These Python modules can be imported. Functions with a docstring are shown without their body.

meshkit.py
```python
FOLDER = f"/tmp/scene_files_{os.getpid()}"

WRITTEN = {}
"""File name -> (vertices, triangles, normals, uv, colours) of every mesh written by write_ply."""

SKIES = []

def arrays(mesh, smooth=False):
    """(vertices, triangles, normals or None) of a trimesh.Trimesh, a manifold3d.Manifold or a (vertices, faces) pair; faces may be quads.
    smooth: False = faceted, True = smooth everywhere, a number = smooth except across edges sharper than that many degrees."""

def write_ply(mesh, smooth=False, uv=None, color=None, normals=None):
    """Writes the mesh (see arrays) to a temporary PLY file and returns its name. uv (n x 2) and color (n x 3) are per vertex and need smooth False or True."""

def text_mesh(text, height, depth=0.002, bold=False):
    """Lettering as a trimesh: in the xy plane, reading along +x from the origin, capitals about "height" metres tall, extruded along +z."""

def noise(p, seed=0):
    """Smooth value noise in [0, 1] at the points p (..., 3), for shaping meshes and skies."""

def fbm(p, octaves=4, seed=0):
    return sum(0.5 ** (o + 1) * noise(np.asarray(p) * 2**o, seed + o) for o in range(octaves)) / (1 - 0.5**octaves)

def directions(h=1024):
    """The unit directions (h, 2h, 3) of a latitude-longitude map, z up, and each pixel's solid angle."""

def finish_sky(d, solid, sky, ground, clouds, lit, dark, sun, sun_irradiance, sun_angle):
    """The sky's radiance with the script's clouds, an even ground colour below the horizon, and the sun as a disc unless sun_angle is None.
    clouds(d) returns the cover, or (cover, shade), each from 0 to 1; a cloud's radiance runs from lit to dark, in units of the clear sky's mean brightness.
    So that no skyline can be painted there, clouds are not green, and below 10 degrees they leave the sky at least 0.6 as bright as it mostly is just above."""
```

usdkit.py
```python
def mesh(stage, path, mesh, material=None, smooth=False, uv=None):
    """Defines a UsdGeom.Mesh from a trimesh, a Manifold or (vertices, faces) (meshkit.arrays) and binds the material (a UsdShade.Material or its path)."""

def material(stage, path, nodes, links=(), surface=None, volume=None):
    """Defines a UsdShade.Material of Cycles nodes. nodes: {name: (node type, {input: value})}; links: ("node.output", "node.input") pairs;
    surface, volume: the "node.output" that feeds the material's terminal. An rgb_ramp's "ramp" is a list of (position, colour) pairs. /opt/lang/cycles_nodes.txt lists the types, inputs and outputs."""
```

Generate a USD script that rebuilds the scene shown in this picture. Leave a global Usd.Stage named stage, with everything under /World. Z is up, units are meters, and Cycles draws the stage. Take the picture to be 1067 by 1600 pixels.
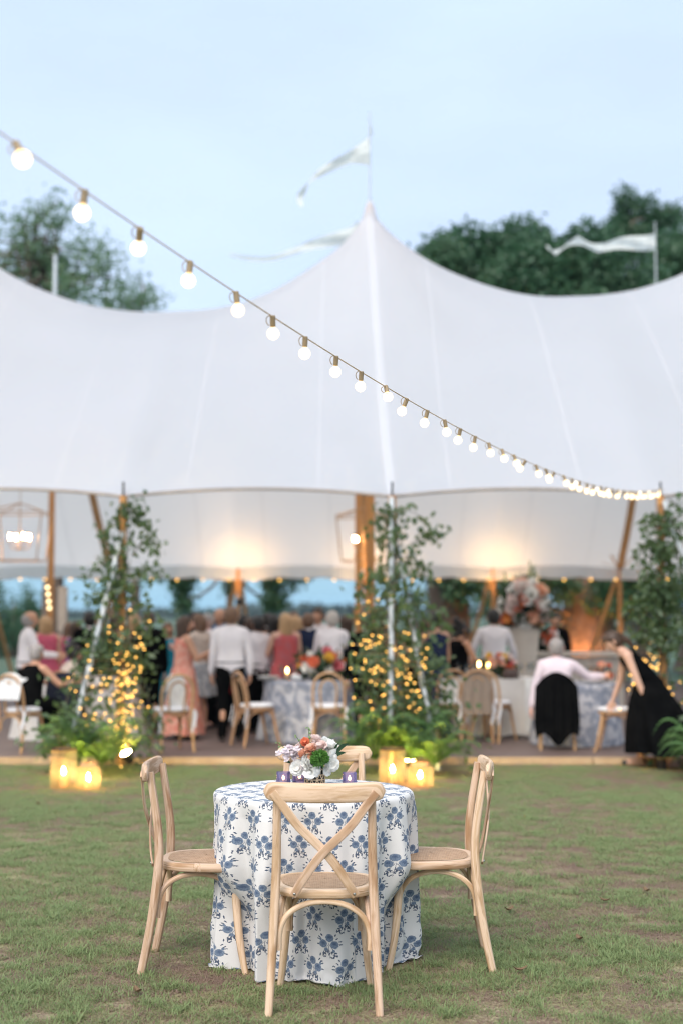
import math, random
import numpy as np, trimesh, usdkit, meshkit
import manifold3d as m3
import scipy.sparse as sp, scipy.sparse.linalg as spl
from pxr import Usd, UsdGeom, UsdLux, UsdShade, Gf, Sdf, Vt

stage = Usd.Stage.CreateInMemory()
UsdGeom.SetStageUpAxis(stage, 'Z'); UsdGeom.SetStageMetersPerUnit(stage, 1.0)
world = UsdGeom.Xform.Define(stage, '/World'); stage.SetDefaultPrim(world.GetPrim())
PI = math.pi
rnd = random.Random(7); rng = np.random.default_rng(11)

# ---------------------------------------------------------------- camera
EXPOSURE = 1.8
CAM_H, FPX, HORIZON = 1.54, 2223.0, 958.0
TILT = math.atan((HORIZON - 800.0) / FPX)
cam = UsdGeom.Camera.Define(stage, '/World/camera')
cam.CreateFocalLengthAttr(50.0); cam.CreateHorizontalApertureAttr(24.0); cam.CreateVerticalApertureAttr(36.0)
cam.CreateFStopAttr(1.45); cam.CreateFocusDistanceAttr(6.15)
cam.CreateClippingRangeAttr(Gf.Vec2f(0.1, 5000)); cam.CreateExposureAttr(EXPOSURE)
cam.AddTranslateOp().Set(Gf.Vec3d(0, 0, CAM_H)); cam.AddRotateXOp().Set(90 + math.degrees(TILT))

# ---------------------------------------------------------------- sky and soft dusk light
SUN_EL, SUN_ROT = math.radians(46), math.radians(203)          # direction towards the light: behind the camera, a little to the left
dome = UsdLux.DomeLight.Define(stage, '/World/sky')
dome.GetPrim().SetCustomDataByKey('kind', 'structure')
sky_m = usdkit.material(stage, '/World/Looks/sky', {
    'sky': ('sky_texture', {'sky_type': 'single_scattering', 'sun_disc': False, 'sun_elevation': SUN_EL, 'sun_rotation': SUN_ROT, 'air_density': 1.0, 'aerosol_density': 1.0}),
    'tc': ('texture_coordinate', {}), 'sep': ('separate_xyz', {}),
    'map': ('mapping', {'scale': (1.0, 1.0, 3.0)}),
    'n': ('noise_texture', {'scale': 1.7, 'detail': 5, 'roughness': .55}),
    'el': ('map_range', {'from_min': 0.0, 'from_max': .32, 'to_min': .9, 'to_max': .97, 'clamp': True}),
    'nn': ('map_range', {'from_min': .3, 'from_max': .7, 'to_min': 9.2, 'to_max': 11.5, 'clamp': True}),
    'add': ('math', {'math_type': 'add', 'value2': 0.0, 'use_clamp': True}),
    'cr': ('rgb_ramp', {'ramp': [(.0, (.20, .37, .50)), (.06, (.25, .41, .53)), (.2, (.385, .475, .615)), (.36, (.40, .487, .637)), (.52, (.405, .515, .637)), (1, (.42, .52, .65))]}), 'cs': ('vector_math', {'math_type': 'scale', 'scale': 10.0}), 'mix': ('mix_color', {'use_clamp': False}),
    'bg': ('background_shader', {'strength': .05})},
    [('tc.generated', 'sep.vector'), ('tc.generated', 'map.vector'), ('map.vector', 'n.vector'), ('sep.z', 'el.value'), ('n.fac', 'nn.value'),
     ('el.result', 'add.value1'), ('nn.result', 'cs.scale'), ('add.value', 'mix.fac'), ('sep.z', 'cr.fac'), ('cr.color', 'cs.vector1'), ('cs.vector', 'mix.b'), ('sky.color', 'mix.a'), ('mix.result', 'bg.color')], surface='bg.background')
UsdShade.MaterialBindingAPI.Apply(dome.GetPrim()).Bind(sky_m)
sun = UsdLux.DistantLight.Define(stage, '/World/dusk_light')
sun.CreateNormalizeAttr(True); sun.CreateIntensityAttr(.31); sun.CreateAngleAttr(50.0); sun.CreateColorAttr(Gf.Vec3f(1, .93, .87))
sun.AddRotateZOp().Set(-math.degrees(SUN_ROT)); sun.AddRotateXOp().Set(-(90 - math.degrees(SUN_EL)))
EM = 1.0 / 2 ** EXPOSURE                                        # lamps are given in display units

# ---------------------------------------------------------------- helpers
def P(px, py, d):
    """The point that photograph pixel (px, py) shows at the distance d (metres along y)."""
    c, s = math.cos(TILT), math.sin(TILT)
    u = (800.0 - py) / FPX
    ry, rz = c - u * s, s + u * c
    k = d / ry
    return np.array([(px - 533.5) / FPX * k, d, CAM_H + rz * k])

def ground_z(x, y):
    y = np.asarray(y, float)
    t = np.clip((y - 7) / 9, 0, 1); t = t * t * (3 - 2 * t)
    t2 = np.clip((y - 16) / 40, 0, 1); t3 = np.clip((y - 60) / 60, 0, 1)
    return -.15 * t - .25 * t2 - .7 * t3

FLOOR = -.09
names = {}
def path_for(name, parent='/World'):
    k = (parent, name); n = names.get(k, 0); names[k] = n + 1
    return f'{parent}/{name}' if n == 0 else f'{parent}/{name}_{n:03d}'
def tag(prim, label=None, cat=None, group=None, kind=None):
    p = prim.GetPrim() if hasattr(prim, 'GetPrim') else prim
    for k, v in (('label', label), ('category', cat), ('group', group), ('kind', kind)):
        if v: p.SetCustomDataByKey(k, v)
    return p
def thing(name, label, cat, loc=(0, 0, 0), rz=0, group=None, kind=None, scale=None):
    x = UsdGeom.Xform.Define(stage, path_for(name))
    x.AddTranslateOp().Set(Gf.Vec3d(*map(float, loc))); x.AddRotateZOp().Set(float(rz))
    if scale: x.AddScaleOp().Set(Gf.Vec3f(*([scale] * 3 if np.ndim(scale) == 0 else scale)))
    return tag(x, label, cat, group, kind)
def dup(src, label, loc, rz=0, group=None, scale=None):
    base = src.GetName()
    x = UsdGeom.Xform.Define(stage, path_for(base))
    p = x.GetPrim(); p.GetReferences().AddInternalReference(src.GetPath()); p.SetInstanceable(True)
    x.ClearXformOpOrder()
    x.AddTranslateOp().Set(Gf.Vec3d(*map(float, loc))); x.AddRotateZOp().Set(float(rz))
    if scale: x.AddScaleOp().Set(Gf.Vec3f(*([scale] * 3 if np.ndim(scale) == 0 else scale)))
    return tag(p, label, src.GetCustomDataByKey('category'), group or src.GetCustomDataByKey('group'))
def obj(name, mesh, mat, parent=None, smooth=True, label=None, cat=None, group=None, kind=None, uv=None):
    if hasattr(mesh, 'get'): mesh, uv = mesh.get(), mesh.uvs() if uv is None and mesh.has_uv else uv
    m = usdkit.mesh(stage, path_for(name, str(parent.GetPath()) if parent else '/World'), mesh, mat, smooth=smooth, uv=uv)
    return tag(m, label, cat, group, kind)

class MB:
    """Collects shapes into one mesh."""
    def __init__(s): s.v, s.f, s.u, s.n, s.has_uv = [], [], [], 0, False
    def add(s, v, f, uv=None):
        v = np.asarray(v, float); f = np.asarray(f, int)
        if f.shape[1] == 4: f = np.vstack([f[:, [0, 1, 2]], f[:, [0, 2, 3]]])
        s.v.append(v); s.f.append(f + s.n); s.n += len(v)
        if uv is not None: s.has_uv = True
        s.u.append(np.zeros((len(v), 2)) if uv is None else uv); return s
    def tm(s, m): return s.add(m.vertices, m.faces)
    def get(s): return np.vstack(s.v), np.vstack(s.f)
    def uvs(s): return np.vstack(s.u)
    def sweep(s, pts, rx, ry=None, side=(1, 0, 0), n=10, e=2.0, caps=True, res=None, round_end=0):
        """A section rx (along side) by ry, superellipse exponent e, swept along pts."""
        pts = np.asarray(pts, float)
        if res: pts, rx, ry = spline(pts, res), resample(rx, res), None if ry is None else resample(ry, res)
        k = len(pts); rx = np.broadcast_to(np.asarray(rx, float), (k,)); ry = rx if ry is None else np.broadcast_to(np.asarray(ry, float), (k,))
        t = np.gradient(pts, axis=0); t /= np.linalg.norm(t, axis=1, keepdims=True) + 1e-12
        side = np.broadcast_to(np.asarray(side, float), (k, 3)).copy()
        a = side - (side * t).sum(1, keepdims=True) * t
        bad = np.linalg.norm(a, axis=1) < 1e-3
        if bad.any(): a[bad] = np.cross(t[bad], [.31, .77, .55])
        a /= np.linalg.norm(a, axis=1, keepdims=True); b = np.cross(t, a)
        th = np.arange(n + 1) * 2 * PI / n
        cx = np.sign(np.cos(th)) * np.abs(np.cos(th)) ** (2 / e); cy = np.sign(np.sin(th)) * np.abs(np.sin(th)) ** (2 / e)
        v = pts[:, None] + rx[:, None, None] * cx[None, :, None] * a[:, None] + ry[:, None, None] * cy[None, :, None] * b[:, None]
        L = np.r_[0, np.cumsum(np.linalg.norm(np.diff(pts, axis=0), axis=1))]
        off = (hash((round(float(pts[0, 0]), 3), round(float(pts[0, 2]), 3))) % 97) * .37
        uv = np.stack([np.broadcast_to((th / (2 * PI))[None] * 2 * (rx + ry)[:, None] * 1.6, (k, n + 1)), np.broadcast_to(L[:, None] + off, (k, n + 1))], -1)
        i, j = np.meshgrid(np.arange(k - 1), np.arange(n), indexing='ij'); w = n + 1
        q = np.stack([i * w + j, i * w + j + 1, (i + 1) * w + j + 1, (i + 1) * w + j], -1).reshape(-1, 4)
        s.add(v.reshape(-1, 3), q, uv.reshape(-1, 2))
        if caps:
            for e_, ring in ((0, v[0]), (1, v[-1])):
                c = ring[:-1].mean(0); vv = np.vstack([ring[:-1], c]); m = n
                ff = [[j, (j + 1) % n, m] if e_ else [(j + 1) % n, j, m] for j in range(n)]
                s.add(vv, ff, np.full((n + 1, 2), off))
        return s
    def box(s, c, size, rz=0, rot=None):
        m = trimesh.creation.box(size)
        if rot is not None: m.apply_transform(rot)
        if rz: m.apply_transform(trimesh.transformations.rotation_matrix(rz, [0, 0, 1]))
        m.apply_translation(c); m.unmerge_vertices(); return s.tm(m)
    def ball(s, c, r, sub=2):
        m = trimesh.creation.icosphere(sub, 1.0); return s.add(m.vertices * np.broadcast_to(r, 3) + np.asarray(c), m.faces)
    def lathe(s, prof, c=(0, 0, 0), n=32, fold=None):
        """prof: (r, z) pairs; fold(theta, i) scales a ring's radius."""
        prof = np.asarray(prof, float); th = np.arange(n) * 2 * PI / n; k = len(prof)
        sc = np.ones((k, n)) if fold is None else np.stack([fold(th, i / (k - 1)) for i in range(k)])
        r = prof[:, :1] * sc
        v = np.stack([r * np.cos(th), r * np.sin(th), np.broadcast_to(prof[:, 1:], (k, n))], -1) + np.asarray(c)
        i, j = np.meshgrid(np.arange(k - 1), np.arange(n), indexing='ij')
        q = np.stack([i * n + j, i * n + (j + 1) % n, (i + 1) * n + (j + 1) % n, (i + 1) * n + j], -1).reshape(-1, 4)
        return s.add(v.reshape(-1, 3), q)
    def strip(s, left, right):
        left, right = np.asarray(left, float), np.asarray(right, float); k = len(left)
        i = np.arange(k - 1)
        return s.add(np.vstack([left, right]), np.stack([i, i + 1, k + i + 1, k + i], -1))

def spline(pts, n):
    pts = np.asarray(pts, float); t = np.r_[0, np.cumsum(np.linalg.norm(np.diff(pts, axis=0), axis=1))]
    if len(pts) < 3: return np.stack([np.interp(np.linspace(0, t[-1], n), t, c) for c in pts.T], 1)
    from scipy.interpolate import PchipInterpolator, CubicSpline
    return CubicSpline(t / t[-1], pts)(np.linspace(0, 1, n))
def resample(r, n):
    r = np.atleast_1d(np.asarray(r, float)); return np.interp(np.linspace(0, 1, n), np.linspace(0, 1, len(r)), r)

def leaves(c, length, width, rng, droop=.3, up=None):
    """Folded four-point leaves at the points c, turned at random."""
    n = len(c); L = np.broadcast_to(length, n) * rng.uniform(.7, 1.25, n); W = np.broadcast_to(width, n) * rng.uniform(.7, 1.2, n)
    d = rng.normal(size=(n, 3)); d[:, 2] -= droop; d /= np.linalg.norm(d, axis=1, keepdims=True)
    a = np.cross(d, rng.normal(size=(n, 3))); a /= np.linalg.norm(a, axis=1, keepdims=True); b = np.cross(d, a)
    m = c + d * (L * .45)[:, None] - b * (W * .16)[:, None]
    v = np.stack([c, m + a * (W / 2)[:, None] + b * (W * .2)[:, None], c + d * L[:, None], m - a * (W / 2)[:, None] + b * (W * .2)[:, None]], 1).reshape(-1, 3)
    k = np.arange(n)[:, None] * 4
    return v, np.vstack([k + [0, 1, 2], k + [0, 2, 3]])

# ---------------------------------------------------------------- materials
def lk(n): return '/World/Looks/' + n
def pm(name, c1, c2=None, scale=6, rough=.6, bump=0, bscale=40, spec=.4, detail=4, transl=0, tcol=None, sheen=0, metal=0, stretch=(1, 1, 1), lo=.35, hi=.65, coat=0, island=0, rnd_obj=0):
    c2 = c2 or tuple(x * .82 for x in c1)
    nodes = {'tc': ('texture_coordinate', {}), 'map': ('mapping', {'scale': stretch}), 'n': ('noise_texture', {'scale': scale, 'detail': detail, 'roughness': .6}),
             'r': ('rgb_ramp', {'ramp': [(lo, c1), (hi, c2)]}), 'p': ('principled_bsdf', {'roughness': rough, 'specular_ior_level': spec, 'metallic': metal, 'sheen_weight': sheen, 'coat_weight': coat})}
    links = [('tc.object', 'map.vector'), ('map.vector', 'n.vector'), ('n.fac', 'r.fac')]
    out = 'r.color'
    if island or rnd_obj:
        nodes['g'] = ('geometry', {}) if island else ('object_info', {}); k = island or rnd_obj
        nodes['mr'] = ('map_range', {'to_min': 1 - k, 'to_max': 1 + k}); nodes['hs'] = ('hsv', {}); nodes['mh'] = ('map_range', {'to_min': .5 - k * .07, 'to_max': .5 + k * .07})
        src = 'g.random_per_island' if island else 'g.random'
        links += [(src, 'mr.value'), (src, 'mh.value'), ('mr.result', 'hs.value'), ('mh.result', 'hs.hue'), (out, 'hs.color')]; out = 'hs.color'
    links.append((out, 'p.base_color'))
    if bump:
        nodes['bn'] = ('noise_texture', {'scale': bscale, 'detail': 5, 'roughness': .6}); nodes['b'] = ('bump', {'strength': bump, 'distance': .01})
        links += [('map.vector', 'bn.vector'), ('bn.fac', 'b.height'), ('b.normal', 'p.normal')]
    surf = 'p.BSDF'
    if transl:
        nodes['t'] = ('translucent_bsdf', {'color': tcol or c1}); nodes['m'] = ('mix_closure', {'fac': transl})
        if not tcol: links.append((out, 't.color'))
        links += [('p.BSDF', 'm.closure1'), ('t.BSDF', 'm.closure2')]; surf = 'm.closure'
    return usdkit.material(stage, lk(name), nodes, links, surface=surf)
def emit(name, col, strength):
    return usdkit.material(stage, lk(name), {'e': ('emission', {'color': col, 'strength': strength * EM})}, [], surface='e.emission')

M = {}
# limed oak with a grain that follows each piece (metres along the piece in st)
def wood(name, c1, c2, c3, rough=.55):
    return usdkit.material(stage, lk(name), {
        'uv': ('uvmap', {'attribute': 'st'}), 'm1': ('mapping', {'scale': (75, 3.0, 1)}), 'm2': ('mapping', {'scale': (26, 4.5, 1)}), 'm3': ('mapping', {'scale': (260, 9, 1)}),
        'n1': ('noise_texture', {'scale': 1, 'detail': 4, 'roughness': .6, 'distortion': .6}), 'n2': ('noise_texture', {'scale': 1, 'detail': 3}), 'n3': ('noise_texture', {'scale': 1, 'detail': 2}),
        'r1': ('rgb_ramp', {'ramp': [(.42, c2), (.52, c1)]}), 'r2': ('rgb_ramp', {'ramp': [(.52, (0, 0, 0)), (.66, (.8, .8, .8))]}),
        'mx': ('mix_color', {'b': c3}), 'dk': ('mix_color', {'blend_type': 'multiply', 'b': (.62, .55, .48)}), 'r3': ('rgb_ramp', {'ramp': [(.60, (0, 0, 0)), (.72, (1, 1, 1))]}),
        'oi': ('object_info', {}), 'ov': ('map_range', {'to_min': .86, 'to_max': 1.06}), 'oh': ('map_range', {'to_min': .493, 'to_max': .506}), 'hs': ('hsv', {}), 'b': ('bump', {'strength': .25, 'distance': .002}), 'p': ('principled_bsdf', {'roughness': rough, 'specular_ior_level': .3})},
        [('uv.UV', 'm1.vector'), ('uv.UV', 'm2.vector'), ('uv.UV', 'm3.vector'), ('m1.vector', 'n1.vector'), ('m2.vector', 'n2.vector'), ('m3.vector', 'n3.vector'),
         ('n1.fac', 'r1.fac'), ('n2.fac', 'r2.fac'), ('r2.color', 'mx.fac'), ('r1.color', 'mx.a'), ('n3.fac', 'r3.fac'), ('r3.color', 'dk.fac'), ('mx.result', 'dk.a'),
         ('oi.random', 'ov.value'), ('oi.random', 'oh.value'), ('ov.result', 'hs.value'), ('oh.result', 'hs.hue'), ('dk.result', 'hs.color'), ('hs.color', 'p.base_color'), ('n1.fac', 'b.height'), ('b.normal', 'p.normal')], surface='p.BSDF')
M['oak'] = wood('limed_oak', (.67, .48, .335), (.54, .36, .22), (.35, .195, .09))
M['cane'] = usdkit.material(stage, lk('cane'), {'tc': ('texture_coordinate', {}), 'w1': ('wave_texture', {'bands_direction': 'x', 'scale': 42}), 'w2': ('wave_texture', {'bands_direction': 'y', 'scale': 42}),
    'mu': ('math', {'math_type': 'multiply'}), 'n': ('noise_texture', {'scale': 30, 'detail': 3}), 'ad': ('math', {'math_type': 'multiply_add', 'value2': .5}),
    'r': ('rgb_ramp', {'ramp': [(.15, (.25, .14, .075)), (.75, (.47, .305, .19))]}), 'b': ('bump', {'strength': .5, 'distance': .003}), 'p': ('principled_bsdf', {'roughness': .6, 'specular_ior_level': .3})},
    [('tc.object', 'w1.vector'), ('tc.object', 'w2.vector'), ('tc.object', 'n.vector'), ('w1.fac', 'mu.value1'), ('w2.fac', 'mu.value2'), ('mu.value', 'ad.value1'), ('n.fac', 'ad.value3'), ('ad.value', 'r.fac'),
     ('r.color', 'p.base_color'), ('mu.value', 'b.height'), ('b.normal', 'p.normal')], surface='p.BSDF')
M['steel'] = pm('steel', (.45, .43, .4), metal=1, rough=.35)
M['iron'] = pm('dark_iron', (.05, .045, .04), metal=.6, rough=.5)
M['sail'] = usdkit.material(stage, lk('sailcloth'), {'tc': ('texture_coordinate', {}), 'n': ('noise_texture', {'scale': .7, 'detail': 4}), 'r': ('rgb_ramp', {'ramp': [(.3, (.715, .775, .85)), (.7, (.685, .745, .815))]}),
    'n2': ('noise_texture', {'scale': 1.3, 'detail': 3}), 'b': ('bump', {'strength': .35, 'distance': .08}),
    'd': ('principled_bsdf', {'roughness': .55, 'specular_ior_level': .25}), 't': ('translucent_bsdf', {'color': (.97, .87, .79)}), 'm': ('mix_closure', {'fac': .57})},
    [('tc.object', 'n.vector'), ('tc.object', 'n2.vector'), ('n.fac', 'r.fac'), ('n2.fac', 'b.height'), ('b.normal', 'd.normal'), ('r.color', 'd.base_color'), ('d.BSDF', 'm.closure1'), ('t.BSDF', 'm.closure2')], surface='m.closure')
M['hem'] = pm('sail_hem', (.36, .31, .28), rough=.7)
M['seam'] = pm('sail_seam', (.74, .745, .775), rough=.55, transl=.42)
M['pennant'] = pm('pennant_cloth', (.72, .74, .70), rough=.8, transl=.35)
M['mast'] = pm('mast_wood', (.54, .27, .09), (.42, .19, .06), scale=3, stretch=(6, 6, .6), rough=.5)
M['webbing'] = pm('tan_webbing', (.50, .31, .15), rough=.8, transl=.2)
M['white_strap'] = pm('white_strap', (.56, .58, .59), (.42, .45, .46), scale=12, rough=.7)
M['deck'] = pm('deck_floor', (.15, .105, .09), (.105, .075, .066), scale=1.4, stretch=(1, 6, 1), rough=.55, bump=.2)
M['edge_board'] = pm('edge_board', (.5, .36, .22), (.4, .27, .15), scale=5, rough=.7)
M['bulb_core'] = emit('bulb_glow', (1, .84, .62), 5)
M['bulb'] = usdkit.material(stage, lk('frosted_bulb'), {'t': ('translucent_bsdf', {'color': (1, .86, .62)}), 'x': ('transparent_bsdf', {}), 'e': ('emission', {'color': (1, .72, .40), 'strength': .75 * EM}), 'm': ('mix_closure', {'fac': .5}), 'a': ('add_closure', {})}, [('t.BSDF', 'm.closure1'), ('x.BSDF', 'm.closure2'), ('m.closure', 'a.closure1'), ('e.emission', 'a.closure2')], surface='a.closure')
M['fairy'] = emit('fairy_glow', (1, .52, .11), 7)
M['flame'] = emit('candle_flame', (1, .66, .28), 340)
M['small_flame'] = emit('small_flame', (1, .55, .2), 22)
M['uplight'] = emit('uplight_glow', (1, .62, .22), 900)
M['lampglow'] = emit('chandelier_glow', (1, .62, .30), 480)
M['fernlamp'] = emit('fern_lamp_glow', (1, .72, .22), 2600)
M['rowglow'] = emit('row_glow', (1, .72, .38), 5)
M['socket'] = pm('socket', (.32, .23, .13), rough=.5)
M['cord'] = pm('cord', (.50, .36, .22), rough=.6)
M['wax'] = pm('wax', (.85, .78, .66), rough=.5, transl=.5, tcol=(.9, .6, .35))
M['leaf'] = pm('vine_leaf', (.075, .145, .07), (.125, .205, .10), scale=5, rough=.45, transl=.35, tcol=(.15, .24, .06), island=.35)
M['stem'] = pm('vine_stem', (.07, .055, .035), rough=.8)
M['fern'] = pm('fern_leaf', (.085, .18, .06), (.12, .215, .07), scale=7, rough=.5, transl=.35, tcol=(.17, .28, .04), rnd_obj=.25)
M['oakleaf'] = pm('live_oak_leaf', (.05, .14, .08), (.09, .185, .095), scale=.4, rough=.5, transl=.25, tcol=(.07, .16, .07), island=.4)
M['lightleaf'] = pm('sparse_tree_leaf', (.13, .25, .14), (.18, .30, .17), scale=.4, rough=.5, transl=.3, tcol=(.20, .34, .15), island=.35)
M['moss'] = pm('hanging_moss', (.055, .07, .06), (.08, .095, .08), rough=.9, transl=.2)
M['bark'] = pm('bark', (.085, .06, .045), (.15, .11, .085), scale=3, stretch=(3, 3, .6), rough=.9, bump=.8, bscale=12)
M['farwood'] = pm('far_wood', (.055, .08, .07), (.075, .1, .08), scale=.2, rough=.9)
# ---------------------------------------------------------------- ground and lawn
M['soil'] = usdkit.material(stage, lk('lawn_soil'), {'g': ('geometry', {}), 'n1': ('noise_texture', {'scale': 2.6, 'detail': 5, 'roughness': .62}), 'n2': ('noise_texture', {'scale': 48, 'detail': 5, 'roughness': .8}),
    'n3': ('noise_texture', {'scale': 260, 'detail': 2}), 'n4': ('noise_texture', {'scale': .35, 'detail': 3}),
    'r1': ('rgb_ramp', {'ramp': [(.36, (.41, .335, .245)), (.58, (.37, .345, .20))]}), 'r2': ('rgb_ramp', {'ramp': [(.32, (.5, .46, .4)), (.66, (1.2, 1.17, 1.12))]}),
    'mx': ('mix_color', {'blend_type': 'multiply', 'fac': 1.0, 'use_clamp': False}), 'b': ('bump', {'strength': .8, 'distance': .012}), 'p': ('principled_bsdf', {'roughness': .95, 'specular_ior_level': .1})},
    [('g.position', 'n1.vector'), ('g.position', 'n2.vector'), ('n1.fac', 'r1.fac'), ('n2.fac', 'r2.fac'), ('r1.color', 'mx.a'), ('r2.color', 'mx.b'), ('mx.result', 'p.base_color'), ('n2.fac', 'b.height'), ('b.normal', 'p.normal')], surface='p.BSDF')
M['marsh'] = pm('marsh_grass', (.075, .12, .085), (.10, .13, .085), scale=.05, rough=.95, spec=.1)
ys = np.unique(np.r_[np.linspace(-6, 36, 130)]); xs = np.linspace(-60, 60, 121)
X, Y = np.meshgrid(xs, ys); Z = ground_z(X, Y) + .012 * (meshkit.fbm(np.stack([X * .9, Y * .9, X * 0], -1), 3) - .5)
i, j = np.meshgrid(np.arange(len(ys) - 1), np.arange(len(xs) - 1), indexing='ij'); w = len(xs)
obj('ground', (np.stack([X, Y, Z], -1).reshape(-1, 3), np.stack([i * w + j, i * w + j + 1, (i + 1) * w + j + 1, (i + 1) * w + j], -1).reshape(-1, 4)), M['soil'], kind='structure')
ym = np.array([35.9, 40, 46, 54, 62, 70, 90, 130, 260, 600, 1500.]); xm = np.linspace(-900, 900, 19)
X, Y = np.meshgrid(xm, ym); Z = ground_z(X, Y) - .02; w = len(xm)
i, j = np.meshgrid(np.arange(len(ym) - 1), np.arange(w - 1), indexing='ij')
obj('marsh', (np.stack([X, Y, Z], -1).reshape(-1, 3), np.stack([i * w + j, i * w + j + 1, (i + 1) * w + j + 1, (i + 1) * w + j], -1).reshape(-1, 4)), M['marsh'], kind='structure')

# grass: tufts of blades, scattered; greener and thinner in patches
def grass_mat(name, base, tip):
    return usdkit.material(stage, lk(name), {'uv': ('uvmap', {'attribute': 'st'}), 's': ('separate_xyz', {}), 'g': ('geometry', {}), 'r': ('rgb_ramp', {'ramp': [(0, base), (.85, tip)]}), 'h': ('hsv', {}),
        'mv': ('map_range', {'to_min': .6, 'to_max': 1.5}), 'mh': ('map_range', {'to_min': .46, 'to_max': .54}), 'p': ('principled_bsdf', {'roughness': .55, 'specular_ior_level': .25}), 't': ('translucent_bsdf', {}), 'm': ('mix_closure', {'fac': .42})},
        [('uv.UV', 's.vector'), ('s.y', 'r.fac'), ('g.random_per_island', 'mv.value'), ('g.random_per_island', 'mh.value'), ('mv.result', 'h.value'), ('mh.result', 'h.hue'), ('r.color', 'h.color'), ('h.color', 'p.base_color'), ('h.color', 't.color'),
         ('p.BSDF', 'm.closure1'), ('t.BSDF', 'm.closure2')], surface='m.closure')
M['grass'] = grass_mat('grass_green', (.34, .41, .19), (.37, .58, .25))
M['grass2'] = grass_mat('grass_dull', (.46, .45, .23), (.50, .58, .27))
M['straw'] = grass_mat('grass_straw', (.48, .385, .25), (.62, .50, .34))
def tuft(n, size, h, lean, wid, rg, flat=False):
    c = rg.uniform(-size / 2, size / 2, (n, 2)); a = rg.uniform(0, 2 * PI, n); ln = np.abs(rg.normal(0, lean, n)); H = h * rg.uniform(.45, 1.2, n); W = wid * rg.uniform(.6, 1.2, n)
    dx, dy = np.cos(a), np.sin(a); px, py = -dy, dx
    if flat: H = rg.uniform(.002, .012, n); ln = rg.uniform(.02, .05, n)
    vs = []; uvs = []
    for t, wf in ((0, 1), (.55, .8), (1, .0)):
        x = c[:, 0] + dx * ln * t ** 1.6; y = c[:, 1] + dy * ln * t ** 1.6; z = H * (t if not flat else (.4 + .6 * math.sin(PI * t))) - .002
        for sgn in (-1, 1):
            vs.append(np.stack([x + px * W * wf * sgn / 2, y + py * W * wf * sgn / 2, z], -1)); uvs.append(np.stack([np.full(n, (sgn + 1) / 2), np.full(n, t)], -1))
    v = np.stack(vs, 1).reshape(-1, 3); uv = np.stack(uvs, 1).reshape(-1, 2); k = np.arange(n)[:, None] * 6
    f = np.vstack([k + [0, 1, 3], k + [0, 3, 2], k + [2, 3, 5]])
    return v, f, uv
grs = tag(UsdGeom.Xform.Define(stage, '/World/lawn_grass'), 'short patchy lawn grass with dry straw and bare spots', 'grass', kind='stuff')
variants = []
def proto(name, tf, mat):
    v, f, uv = tf; usdkit.mesh(stage, f'/World/lawn_grass/blades/kinds/{name}', (v, f), mat, smooth=False, uv=uv); variants.append(Sdf.Path(f'/World/lawn_grass/blades/kinds/{name}'))
gpi = UsdGeom.PointInstancer.Define(stage, '/World/lawn_grass/blades')
for k in range(4): proto(f'green_{k}', tuft(60, .12, .021, .032, .0044, rng), M['grass'])
for k in range(4): proto(f'dull_{k}', tuft(60, .15, .015, .034, .0036, rng), M['grass2'])
for k in range(3): proto(f'straw_{k}', tuft(60, .16, .01, .03, .0034, rng, True), M['straw'])
for k in range(4): proto(f'clump_{k}', tuft(24, .06, .036, .042, .0050, rng), M['grass'])
pos, rot, scl, idx = [], [], [], []
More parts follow.
